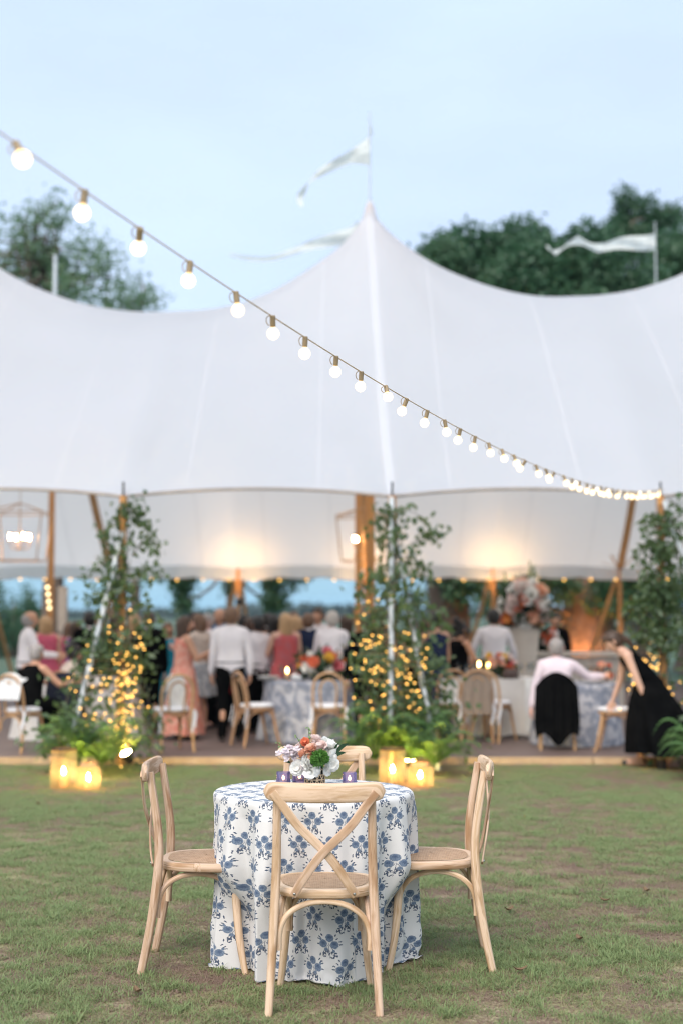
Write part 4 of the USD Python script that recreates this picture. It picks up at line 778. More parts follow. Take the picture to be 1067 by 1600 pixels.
CP = np.array([P(492, 1222, 6.62)[0], 6.62, H_T + .005]); u_ = 6.62 / FPX                 # u_: metres per photograph pixel at the centrepiece
cp = thing('flower_centrepiece', 'low centrepiece of white and peach flowers in a woven vase on the lawn table', 'flowers', CP)
def cpp(px, py, dy=0): return np.array([(px - 492) * u_, dy, (1225 - py) * u_])
va = obj('vase', MB().lathe([(.001, .004), (.043, .004), (.045, .075), (.042, .078), (.04, .02)], n=24), M['iron'], cp)
mb = MB()                                                        # open cane lattice wrapped round the vase
hgt, rr = .075, .0475
for k in range(12):
    for s in (-1, 1):
        q = np.linspace(0, 1, 7); a = 2 * PI * k / 12 + s * q * .72; mb.sweep(np.stack([rr * np.cos(a), rr * np.sin(a), .004 + q * hgt], -1), .0022, .0013, side=(0, 0, 1), n=5)
for z in (.006, .03, .052, .078):
    a = np.linspace(0, 2 * PI, 40); mb.sweep(np.stack([(rr + .001) * np.cos(a), (rr + .001) * np.sin(a), 0 * a + z], -1), .0026, .0016, side=(0, 0, 1), n=5)
obj('woven_wrap', mb, M['lattice'], va)
bl = [('petal_white', 480, 1190, 13, -.05), ('petal_white', 497, 1200, 10, -.055), ('petal_white', 466, 1197, 11, -.04), ('petal_white', 484, 1203, 9, -.07), ('petal_white', 517, 1168, 11, 0), ('petal_white', 522, 1180, 11, -.02), ('petal_white', 519, 1192, 10, -.03), ('petal_white', 508, 1160, 9, .03), ('petal_white', 512, 1202, 7, -.03),
      ('petal_peach', 487, 1169, 10, -.05), ('petal_blush', 503, 1164, 9, -.045), ('petal_peach', 475, 1175, 8, -.05), ('petal_blush', 493, 1155, 9, -.02), ('petal_blush', 489, 1163, 7, -.03), ('petal_coral', 477, 1159, 7, .0), ('petal_blush', 469, 1168, 8, .02), ('petal_peach', 488, 1180, 7, -.055)]
nm = {'petal_white': 'white_bloom', 'petal_peach': 'peach_bloom', 'petal_blush': 'blush_bloom', 'petal_coral': 'coral_bloom', 'petal_pale': 'stock_floret', 'petal_orange': 'orange_bloom', 'petal_pink': 'pink_bloom', 'petal_yellow': 'yellow_bloom'}
for m, px, py, r, dy in bl: c_ = cpp(px, py, dy); obj(nm[m], ruffle(c_, r * u_ * 1.02, rg, n=34, layers=4, ax=c_ * [1, .6, 1] - [0, .03, .055 - .02]), M[m], cp, smooth=False)
for k in range(26):                                              # pale stock spike leaning left
    s = rg.uniform(0, 1); px, py = 474 - 34 * s + rg.normal(0, 4.5 * (1.1 - s * .4)), 1182 - 10 * s + rg.normal(0, 7 * (1.1 - s * .6))
    obj('stock_floret', ruffle(cpp(px, py, -.03 + rg.normal(0, .012)), rg.uniform(4.5, 6.5) * u_, rg, n=12, layers=2), M['petal_pale'], cp, smooth=False)
obj('green_frill_bloom', frill(cpp(500, 1182, -.075), 15.5 * u_, rg, 420), M['moss_ball'], cp, smooth=False)
for (x0, y0, x1, y1, nb) in ((462, 1190, 433, 1158, 7), (480, 1185, 481, 1135, 8), (473, 1180, 462, 1148, 4)):
    c = spline(np.array([cpp(x0, y0), cpp((x0 + x1) / 2 + 3, (y0 + y1) / 2), cpp(x1, y1)]), 12); sg = obj('bud_stem', MB().sweep(c, np.linspace(.0025, .0012, 12), n=5), M['stemgreen'], cp)
    for k in range(nb):
        p = c[-1 - k * 12 // (nb + 5)] + rg.normal(0, .006, 3); obj('bud', MB().ball(p, np.array([.006, .006, .0075]) * (.6 + .08 * k), 1), M['bud'], sg)
def big_leaf(a, c, w, name='leaf', parent=None, mat='bouquet_leaf', curl=.15):
    a, c = np.asarray(a, float), np.asarray(c, float); s = np.linspace(0, 1, 8); d = c - a; L = np.linalg.norm(d); sd = np.cross(d, [0, 1, .2]); sd /= np.linalg.norm(sd); ctr = a + d * s[:, None] + np.array([0, 0, 1]) * (curl * L * np.sin(PI * s))[:, None]
    wd = (w * np.sin(PI * s ** .8) ** .8)[:, None]; mb = MB().strip(ctr - sd * wd + [0, -.15 * w, 0], ctr).strip(ctr, ctr + sd * wd + [0, -.15 * w, 0]); return obj(name, mb, M[mat], parent)
for a, c, w in (((522, 1178), (545, 1160), .010), ((524, 1180), (540, 1174), .008), ((520, 1176), (530, 1158), .005), ((455, 1190), (446, 1188), .006), ((505, 1195), (492, 1180), .008), ((478, 1192), (470, 1180), .008), ((486, 1176), (478, 1190), .008)):
    big_leaf(cpp(*a, -.02), cpp(*c, -.03), w, parent=cp)
for k in range(22): p = rg.normal(0, 1, 3) * [.035, .03, .02] + [0, 0, .09]; big_leaf(p, p + rg.normal(0, .03, 3), .009, parent=cp)
M['votive'] = usdkit.material(stage, lk('purple_glass'), {'g': ('glossy_bsdf', {'color': (.9, .9, 1), 'roughness': .05}), 't': ('transparent_bsdf', {'color': (.87, .85, .95)}), 'f': ('fresnel', {'IOR': 1.45}), 'm': ('mix_closure', {}), 'd': ('diffuse_bsdf', {'color': (.30, .28, .50)}), 'm2': ('mix_closure', {'fac': .20})},
    [('f.fac', 'm.fac'), ('t.BSDF', 'm.closure1'), ('g.BSDF', 'm.closure2'), ('m.closure', 'm2.closure1'), ('d.BSDF', 'm2.closure2')], surface='m2.closure')
for px, d, lab in ((443, 6.66, 'purple glass votive at the left of the lawn centrepiece'), (468, 6.72, 'purple glass votive half behind the woven vase'), (546, 6.64, 'purple glass votive to the right of the lawn centrepiece')):
    t = thing('votive_holder', lab, 'votive', (P(px, 1220, d)[0], d, H_T + .005)); r = .0325
    obj('glass_cup', MB().lathe([(.001, 0), (r * .96, 0), (r, .004), (r, .058), (r * .93, .0585), (r * .92, .008), (.001, .008)], n=28), M['votive'], t)
    obj('glass_band', MB().lathe([(r + .0015, .012), (r + .003, .015), (r + .0015, .018)], n=28), M['votive'], t)
    obj('candle', MB().lathe([(.001, .009), (.019, .009), (.019, .02), (.001, .021)], n=16), M['wax'], t)
    obj('flame', MB().lathe([(.001, .021), (.006, .026), (.006, .032), (.001, .044)], n=10), M['small_flame'], t)
# ---------------------------------------------------------------- furniture under the tent
M['bent'] = wood('bentwood', (.50, .31, .17), (.40, .235, .12), (.32, .17, .08))
M['cushion'] = pm('white_cushion', (.72, .72, .74), scale=20, rough=.9)
M['linen'] = pm('pale_linen', (.60, .575, .54), (.52, .49, .46), scale=3, rough=.9)
M['damask'] = pm('blue_grey_damask', (.42, .42, .45), (.20, .22, .27), scale=9, rough=.85, detail=3, lo=.44, hi=.54)
M['white_cloth'] = pm('white_cloth', (.75, .75, .74), scale=8, rough=.9)
M['cream_cloth'] = pm('cream_cloth', (.68, .62, .52), (.55, .48, .40), scale=14, rough=.9)
M['taupe'] = pm('taupe_knit', (.30, .235, .185), (.22, .17, .13), scale=60, rough=.95)
M['bar'] = pm('bar_front', (.64, .58, .50), (.56, .50, .43), scale=4, rough=.6)
M['china'] = pm('china', (.75, .75, .74), rough=.25)
M['darkbox'] = pm('dark_basket', (.09, .06, .05), (.06, .04, .035), scale=30, rough=.8)
M['glassy'] = usdkit.material(stage, lk('clear_glass'), {'g': ('glossy_bsdf', {'roughness': .05}), 't': ('transparent_bsdf', {'color': (.93, .95, .95)}), 'f': ('fresnel', {'IOR': 1.45}), 'm': ('mix_closure', {})}, [('f.fac', 'm.fac'), ('t.BSDF', 'm.closure1'), ('g.BSDF', 'm.closure2')], surface='m.closure')
def bentwood():
    t = thing('bentwood_chair', 'x', 'chair'); o = M['bent']
    hoop = [(-.20, -.26, 0), (-.19, -.215, .25), (-.185, -.20, .46), (-.19, -.225, .66), (-.15, -.26, .83), (0, -.275, .905), (.15, -.26, .83), (.19, -.225, .66), (.185, -.20, .46), (.19, -.215, .25), (.20, -.26, 0)]
    obj('hoop_back', MB().sweep(hoop, .0175, n=10, side=(0, 1, 0), res=70), o, t)
    obj('inner_hoop', MB().sweep([(-.105, -.20, .46), (-.10, -.235, .70), (-.06, -.258, .80), (0, -.262, .825), (.06, -.258, .80), (.10, -.235, .70), (.105, -.20, .46)], .0125, n=8, side=(0, 1, 0), res=40), o, t)
    for s in (-1, 1): obj('front_leg', MB().sweep([(s * .15, .14, .44), (s * .165, .17, .25), (s * .19, .23, 0)], [.019, .0175, .014], n=10, res=12), o, t)
    obj('seat', MB().lathe([(.001, .435), (.195, .435), (.212, .445), (.212, .462), (.2, .468), (.001, .466)], n=36), o, t)
    a = np.linspace(0, PI, 20)
    for s in (-1, 1): obj('brace', MB().sweep(np.stack([0 * a + s * (.17), .17 * np.cos(a) - .02, .26 + .165 * np.sin(a) ** .6], -1), .010, n=8), o, t)
    for y in (.155, -.21): obj('brace', MB().sweep(np.stack([.155 * np.cos(a), 0 * a + y, .26 + .165 * np.sin(a) ** .6], -1), .010, n=8), o, t)
    obj('cushion', MB().lathe([(.001, .468), (.19, .47), (.212, .485), (.205, .508), (.15, .52), (.001, .524)], n=36), M['cushion'], t)
    for s in (-1, 1):
        mb = MB()
        for dx, L in ((0, .26), (.03, .2)): q = np.linspace(0, 1, 8); c = np.stack([s * (.20 + dx * .4) + .012 * np.sin(q * 5), -.205 - .03 * q - dx, .49 - L * q], -1); mb.strip(c - [.016, 0, 0], c + [.016, 0, 0])
        obj('cushion_tie', mb, M['cushion'], t)
    return t
bc = None
def guest_chair(label, px, pfoot, d, rz, sc=1.0):
    global bc
    x = P(px, 1100, d)[0]
    if bc is None: bc = bentwood(); tag(bc, label, group='bentwood guest chairs in the tent'); put(bc, (x, d, FLOOR), rz); return bc
    return dup(bc, label, (x, d, FLOOR), rz, scale=sc)
guest_chair('empty bentwood chair behind the left vine, to the right of its fairy lights', 268, 1175, 17.0, 25)
guest_chair('empty bentwood chair turned sideways at the left of the round damask table', 402, 1165, 17.7, -62)
guest_chair('empty bentwood chair in front of the round damask table, back to the camera', 514, 1160, 17.6, 0)
guest_chair('bentwood chair under the seated grey haired woman at the left edge', 36, 1180, 16.9, -28)
guest_chair('bentwood chair carrying the dark suit jacket of the man at the left table', 108, 1160, 17.9, -12)
guest_chair('bentwood chair at the long table just right of the middle vine', 700, 1145, 18.4, 8)
guest_chair('bentwood chair at the long table turned sideways, beside the taupe draped chair', 772, 1145, 18.3, -35)
chT = guest_chair('bentwood chair at the long table under a taupe knitted wrap', 740, 1145, 18.25, 4)
guest_chair('bentwood chair under the seated white haired man, hidden by his black jacket', 868, 1170, 17.3, -4)
guest_chair('bentwood chair with a cream shawl beside the bending woman', 962, 1165, 16.95, 72)

def round_skirt(name, label, cx, cy, r, h, mat, folds, seed, scallop=0):
    rg = np.random.default_rng(seed); ph = rg.uniform(0, 6, 4)
    def fold(th, t):
        k = max(0, (t - .34) / .66); return 1 + k * (.10 + .05 * np.sin(folds * th + ph[0]) + .025 * np.sin((folds + 5) * th + ph[1]) + .02 * np.sin(3 * th + ph[2]))
    prof = [(.001, h), (r * .5, h), (r - .02, h), (r, h - .012)] + [(r, h - .012 - (h - .02) * q) for q in np.linspace(.08, 1, 12)]
    obj(name, MB().lathe(prof, (cx, cy, FLOOR), 140, fold), mat, label=label, cat='tablecloth')
xt, yt = P(492, 1100, 18.55)[0], 18.55
round_skirt('tablecloth', 'blue grey damask cloth on the round table in the middle of the tent', xt, yt, .66, .765, M['damask'], 13, 1)
xr, yr = P(900, 1100, 17.95)[0], 17.95
round_skirt('tablecloth', 'blue grey damask cloth on the table of the seated white haired man', xr, yr, .52, .76, M['damask'], 11, 2)
xl, yl = P(125, 1100, 18.9)[0], 18.9
round_skirt('tablecloth', 'pale cloth on the table half hidden behind the left vine', xl, yl, .78, .765, M['linen'], 13, 3)
# the long table
X0, X1, YA, YB = P(672, 1100, 18.6)[0], P(838, 1100, 18.6)[0], 18.62, 19.5
mb = MB().box(((X0 + X1) / 2, (YA + YB) / 2, FLOOR + .765), (X1 - X0, YB - YA, .014)); hh = .735
def skirt(a, c, seed):
    a, c = np.array(a), np.array(c); L = np.linalg.norm(c - a); n = int(L / .012); s = np.linspace(0, 1, n); t = (c - a) / L; nn = np.array([t[1], -t[0]]); R = []
    for q in np.linspace(0, 1, 9):
        off = (.006 + q * (.03 + .022 * np.sin(s * L * 21 + seed) + .012 * np.sin(s * L * 34 + 2 * seed))); xy = a + (c - a) * s[:, None] + nn * off[:, None]; z = FLOOR + .772 - hh * q + (.02 * np.abs(np.sin(s * L * 10)) if q == 1 else 0); R.append(np.column_stack([xy, np.broadcast_to(z, n)]))
    for q in range(8): mb.strip(R[q], R[q + 1])
skirt((X0, YA), (X1, YA), 1.); skirt((X1, YA), (X1, YB), 2.); skirt((X0, YB), (X0, YA), 3.)
obj('tablecloth', mb, M['linen'], label='long pale cloth with a scalloped hem on the candlelit table', cat='tablecloth')
obj('napkin_runner', MB().box((X1 - .08, YA - .055, FLOOR + .43), (.15, .012, .68)).box((X1 - .08, YA + .12, FLOOR + .777), (.15, .34, .008)), M['white_cloth'], smooth=False, label='white runner hanging over the right end of the long table', cat='runner')
# taupe wrap over a chair back, cream shawl over another
def draped(name, label, mat, px, d, rz, w, top, low, dep=.05, seed=0, y=-.235):
    t_ = math.radians(rz); x = P(px, 1100, d)[0]; mb = MB(); a = np.linspace(0, 1, 26); rows = []
    for side in (1, -1):
        for q in (np.linspace(1, 0, 10) if side == 1 else np.linspace(0, 1, 10)):
            u = (a - .5) * w * (1 - .10 * (1 - q)); arch_ = top - .10 * (2 * np.abs(a - .5)) ** 2.5; z = arch_ - (arch_ - (low if side == -1 else low + .25)) * q
            yy = y + side * (.022 + dep * q * .6) * -1 * -1 + .014 * np.sin(a * 21 + seed + side) * q
            rows.append(np.stack([u + .012 * np.sin(z * 9), yy, z], -1))
    for q in range(len(rows) - 1): mb.strip(rows[q], rows[q + 1])
    c, s = math.cos(t_), math.sin(t_); mb.v = [v @ np.array([[c, s, 0], [-s, c, 0], [0, 0, 1]]) + [x, d, FLOOR] for v in mb.v]
    return obj(name, mb, mat, label=label, cat=name.split('_')[-1])
draped('knitted_wrap', 'taupe knitted wrap over the back of a chair at the long table', M['taupe'], 740, 18.25, 4, .40, .93, .36)
draped('cream_shawl', 'cream shawl over the chair beside the bending woman', M['cream_cloth'], 962, 16.95, 72, .42, .93, .42, seed=2)
draped('lace_shawl', 'white lace shawl over the chair at the left edge', M['white_cloth'], 36, 16.9, -28, .40, .93, .62, seed=4)
draped('pale_shawl', 'pale shawl over the empty chair behind the left vine', M['white_cloth'], 248, 17.15, 60, .40, .9, .45, seed=5)
draped('suit_jacket', 'navy suit jacket hung on the chair behind the left vine', pm('navy_jacket', (.012, .016, .035), rough=.8), 112, 17.85, -12, .50, .90, .12, seed=6)

# bar with its pedestal of flowers
bx0, bx1 = P(770, 1000, 22)[0], P(975, 1000, 22)[0]
bar = thing('bar_counter', 'long cream bar counter with a thick top and panelled front', 'bar')
obj('counter_top', MB().box(((bx0 + bx1) / 2, 22.25, .905), (bx1 - bx0 + .1, .62, .055)), M['bar'], bar, smooth=False)
n = 4; pw = (bx1 - bx0) / n
for k in range(n):
    obj('front_panel', MB().box((bx0 + pw * (k + .5), 22.05, .39), (pw - .012, .04, .94)).box((bx0 + pw * (k + .5), 22.024, .80), (pw - .16, .014, .03)).box((bx0 + pw * (k + .5), 22.024, .05), (pw - .16, .014, .03)), M['bar'], bar, smooth=False)
xp = P(816, 1000, 21.9)[0]
ped = thing('pedestal_vase', 'tapering cream pedestal vase standing at the end of the bar', 'vase', (xp, 21.72, FLOOR))
obj('body', MB().lathe([(.001, .0), (.23, 0), (.22, .05), (.19, .9), (.24, 1.40), (.26, 1.43), (.2, 1.43)], n=28), M['bar'], ped)
def arrangement(name, label, c, rx, rz, n, cols, r0, rg, green=260, vase=None, leaf=.10):
    t = thing(name, label, 'flowers', c)
    if vase: obj('vase', MB().lathe([(.001, 0), (vase[0], 0), (vase[0] * 1.15, vase[1]), (vase[0], vase[1])], n=20), M[vase[2]], t)
    zc = (vase[1] if vase else 0) + rz * .8
    g_ = rg.normal(size=(green, 3)); g_ /= np.linalg.norm(g_, axis=1, keepdims=True); g_ = g_ * rg.uniform(.5, 1.08, (green, 1)) * [rx, rx, rz] + [0, 0, zc]
    obj('foliage', leaves(g_, leaf, leaf * .45, rg), M['bouquet_leaf'], t, smooth=False, kind='stuff')
    for k in range(n):
        d = rg.normal(size=3); d /= np.linalg.norm(d); d[2] = d[2] * .9 + .1; d[1] = -abs(d[1]) if rg.uniform() < .75 else d[1]
        m = cols[k % len(cols)]; obj(nm[m], ruffle(d * np.array([rx, rx, rz]) * rg.uniform(.85, 1.05) + [0, 0, zc], r0 * rg.uniform(.7, 1.25), rg, n=18, layers=3, ax=d + [0, -.3, .1]), M[m], t, smooth=False)
    return t
rg = np.random.default_rng(101)
big = arrangement('flower_arrangement', 'huge round arrangement of cream, coral and orange flowers on the bar pedestal', (xp, 21.7, FLOOR + 1.42), .36, .40, 46, ['petal_white', 'petal_coral', 'petal_blush', 'petal_peach', 'petal_white', 'petal_orange', 'petal_blush', 'petal_white'], .095, rg, 520, None, .2)
for dx, h in ((-.30, .85), (.10, 1.02), (.16, .95), (.26, .72), (-.05, .82)):
    mb = MB().sweep([(dx * .5, 0, .4), (dx * .9, 0, h * .8), (dx, 0, h)], [.012, .008, .003], n=6, res=10)
    for k in range(14): z = h * (.62 + .027 * k); mb.ball((dx * (.55 + .45 * z / h) + rg.normal(0, .02), rg.normal(0, .02), z), .03 * (1.2 - k / 16), 1)
    obj('gladiolus_spike', mb, M['bud'], big)
arrangement('flower_arrangement', 'low arrangement of pink, white and yellow flowers on the round damask table', (P(502, 1100, 18.55)[0], 18.5, FLOOR + .77), .30, .17, 22, ['petal_white', 'petal_pink', 'petal_orange', 'petal_blush', 'petal_yellow', 'petal_white', 'petal_coral'], .062, rg, 320, (.09, .06, 'iron'), .14)
arrangement('flower_arrangement', 'arrangement of coral and green flowers on the candlelit long table', (P(778, 1100, 19)[0], 19.0, FLOOR + .775), .21, .13, 16, ['petal_coral', 'petal_blush', 'petal_pink', 'petal_yellow', 'petal_peach'], .05, rg, 220, (.06, .06, 'glassy'), .11)
arrangement('flower_arrangement', 'small bunch of coral and cream flowers in front of the bartender', (P(862, 1000, 21.9)[0], 22.12, .935), .13, .13, 13, ['petal_coral', 'petal_white', 'petal_blush', 'petal_coral'], .055, rg, 90, (.05, .1, 'glassy'), .09)
arrangement('flower_arrangement', 'small peach bunch of flowers on the table behind the bending woman', (P(945, 1050, 18)[0], 18.1, FLOOR + .765), .11, .09, 10, ['petal_peach', 'petal_blush', 'petal_coral'], .045, rg, 60, (.05, .06, 'glassy'), .07)
# candles, plates, glasses
def hurricane(label, px, d, h, ztop=.772, glow='small_flame'):
    t = thing('table_candle', label, 'candle', (P(px, 1050, d)[0], d, FLOOR + ztop))
    obj('glass', MB().lathe([(.001, 0), (.045, 0), (.048, .01), (.048, h), (.046, h), (.045, .012)], n=20), M['glassy'], t); obj('candle', MB().lathe([(.001, .006), (.032, .006), (.032, h * .62), (.001, h * .60)], n=16), M['wax'], t)
    obj('flame', MB().lathe([(.001, h * .62), (.013, h * .62 + .02), (.010, h * .62 + .045), (.001, h * .62 + .07)], n=10), M['candle_big'], t)
M['candle_big'] = emit('table_flame', (1, .55, .16), 60)
for px, d, h, lab in ((748, 18.9, .24, 'tallest candle in glass on the long table, left of the pair'), (762, 18.95, .22, 'candle in glass on the long table, right of the pair'), (796, 18.95, .17, 'low candle in glass above the dark basket on the long table'), (968, 17.6, .16, 'small candle on the damask table beside the bending woman'), (545, 18.5, .14, 'small candle at the right of the round damask table'), (449, 18.4, .14, 'small candle at the left of the round damask table')): hurricane(lab, px, d, h)
bk = thing('dark_basket', 'dark woven basket standing on the long table', 'basket', (P(797, 1055, 18.75)[0], 18.75, FLOOR + .772)); obj('body', MB().lathe([(.001, 0), (.115, 0), (.10, .09), (.075, .125), (.001, .125)], n=20), M['darkbox'], bk)
ORD = ['first', 'second', 'third', 'fourth', 'fifth', 'sixth']
def glass(label, px, d, z, kind=0, group='stemmed glasses on the tables'):
    t = thing('wine_glass', label, 'glass', (P(px, 1050, d)[0], d, z), group=group); obj('bowl', MB().lathe([(.032, 0), (.03, .004), (.004, .01), (.004, .08), (.03, .105), (.036, .15), (.03, .20), (.028, .20), (.034, .15), (.001, .10)], n=18), M['glassy'], t); return t
for q_, (px, d) in enumerate(((420, 18.2), (440, 18.5), (455, 18.9), (535, 18.7), (692, 18.8), (715, 19), (728, 18.75), (812, 18.8), (826, 18.9), (832, 19.2), (906, 17.7), (918, 17.75), (930, 17.9), (938, 17.7), (948, 17.85))): glass('clear stemmed glass on the ' + ('round damask table, %s from the left' % ORD[q_] if q_ < 4 else 'candlelit long table, %s from the left' % ORD[q_ - 4] if q_ < 10 else 'table of the seated white haired man, %s from the left' % ORD[q_ - 10]), px, d, FLOOR + .768)

for px, d, lab in ((420, 18.35, 'stack of pale plates at the left of the round damask table'), (708, 18.75, 'white plate at the left end of the long table'), (544, 18.4, 'white plate at the right of the round damask table'), (925, 17.6, 'white plate beside the seated white haired man')):
    t = thing('plate', lab, 'plate', (P(px, 1060, d)[0], d, FLOOR + .772))
    for k in range(3 if 'stack' in lab else 1): obj('plate_disc', MB().lathe([(.001, .003 + k * .014), (.08, .003 + k * .014), (.135, .018 + k * .014), (.135, .022 + k * .014), (.08, .009 + k * .014), (.001, .009 + k * .014)], n=28), M['china'], t)
nk = MB().ball((P(462, 1060, 18.35)[0], 18.35, FLOOR + .81), (.05, .05, .045), 2).ball((P(468, 1060, 18.35)[0], 18.34, FLOOR + .80), (.04, .04, .035), 2); obj('white_napkin', nk, M['white_cloth'], label='crumpled white napkin beside the pink flowers on the damask table', cat='napkin')
jg = thing('juice_glass', 'glass of orange drink on the table behind the left vine', 'glass', (P(133, 1060, 18.5)[0], 18.5, FLOOR + .768)); obj('tumbler', MB().lathe([(.001, 0), (.034, 0), (.04, .14), (.037, .14), (.033, .01)], n=18), M['glassy'], jg); obj('drink', MB().lathe([(.001, .008), (.032, .008), (.036, .115), (.001, .115)], n=18), pm('orange_drink', (.7, .28, .03), rough=.2), jg)
eb = thing('power_box', 'pale metal power box fixed to a post behind the left wooden mast', 'power box', (P(98, 940, 27)[0], 27.0, FLOOR)); obj('cabinet', MB().box((0, 0, 1.70), (.17, .14, .86)), pm('pale_metal', (.50, .42, .36), rough=.5), eb, smooth=False); obj('post', MB().box((-.02, .02, .64), (.06, .06, 1.27)), M['bar'], eb, smooth=False)
obj('door', MB().box((0, -.076, 1.70), (.15, .012, .82)).box((.055, -.086, 1.7), (.012, .012, .06)), M['bar'], eb, smooth=False)
# ---------------------------------------------------------------- people
SK = {k: pm('skin_' + k, c, tuple(x * .93 for x in c), scale=14, rough=.5) for k, c in dict(fair=(.60, .36, .26), tan=(.50, .27, .17), deep=(.22, .11, .07), pink=(.64, .36, .28)).items()}
CL = {k: pm('cloth_' + k, c, c2, scale=s, rough=.9, spec=.05, bump=.3, bscale=14, lo=.42, hi=.58) for k, (c, c2, s) in dict(white=((.74, .70, .70), (.68, .64, .65), 4), pinkwhite=((.72, .62, .66), (.66, .57, .62), 4), black=((.002, .002, .0022), (.004, .004, .004), 4), navy=((.014, .02, .045), (.02, .028, .06), 4), coral=((.50, .10, .10), (.42, .13, .14), 9),
      pink=((.55, .12, .17), (.48, .10, .16), 5), teal=((.02, .23, .33), (.03, .28, .38), 5), purple=((.18, .05, .26), (.24, .07, .3), 5), peach=((.62, .34, .26), (.58, .20, .15), 15), greyfloral=((.42, .42, .42), (.20, .21, .23), 22), cream=((.62, .52, .44), (.45, .36, .3), 25), khaki=((.30, .25, .19), (.25, .2, .15), 5), blue=((.10, .16, .28), (.13, .2, .33), 6), red=((.5, .03, .03), (.42, .03, .03), 5), dark=((.012, .012, .014), (.02, .02, .02), 5)).items()}
HR = {k: pm('hair_' + k, c, tuple(x * 1.6 for x in c), scale=60, rough=.5, stretch=(1, 1, .15)) for k, c in dict(black=(.010, .008, .007), brown=(.045, .025, .015), grey=(.22, .20, .19), white=(.34, .31, .28), blonde=(.32, .20, .10), ltbrown=(.11, .06, .035)).items()}
M['shoe'] = pm('shoe_leather', (.012, .011, .01), rough=.3)
M['eye'] = pm('eye_dark', (.02, .015, .012), rough=.2)
_ico = trimesh.creation.icosphere(1, 1.0).vertices
def hull(*balls): return m3.Manifold.hull_points(np.vstack([np.asarray(c) + _ico * np.broadcast_to(r, 3) for c, r in balls]).astype(np.float64))
def fuse(parts, length=.03, it=6):
    m = m3.Manifold.batch_boolean(parts, m3.OpType.Add).refine_to_length(length).to_mesh()
    t = trimesh.Trimesh(m.vert_properties[:, :3], m.tri_verts, process=True); trimesh.smoothing.filter_taubin(t, .5, .53, it); return t
def unit(v): v = np.asarray(v, float); return v / np.linalg.norm(v)

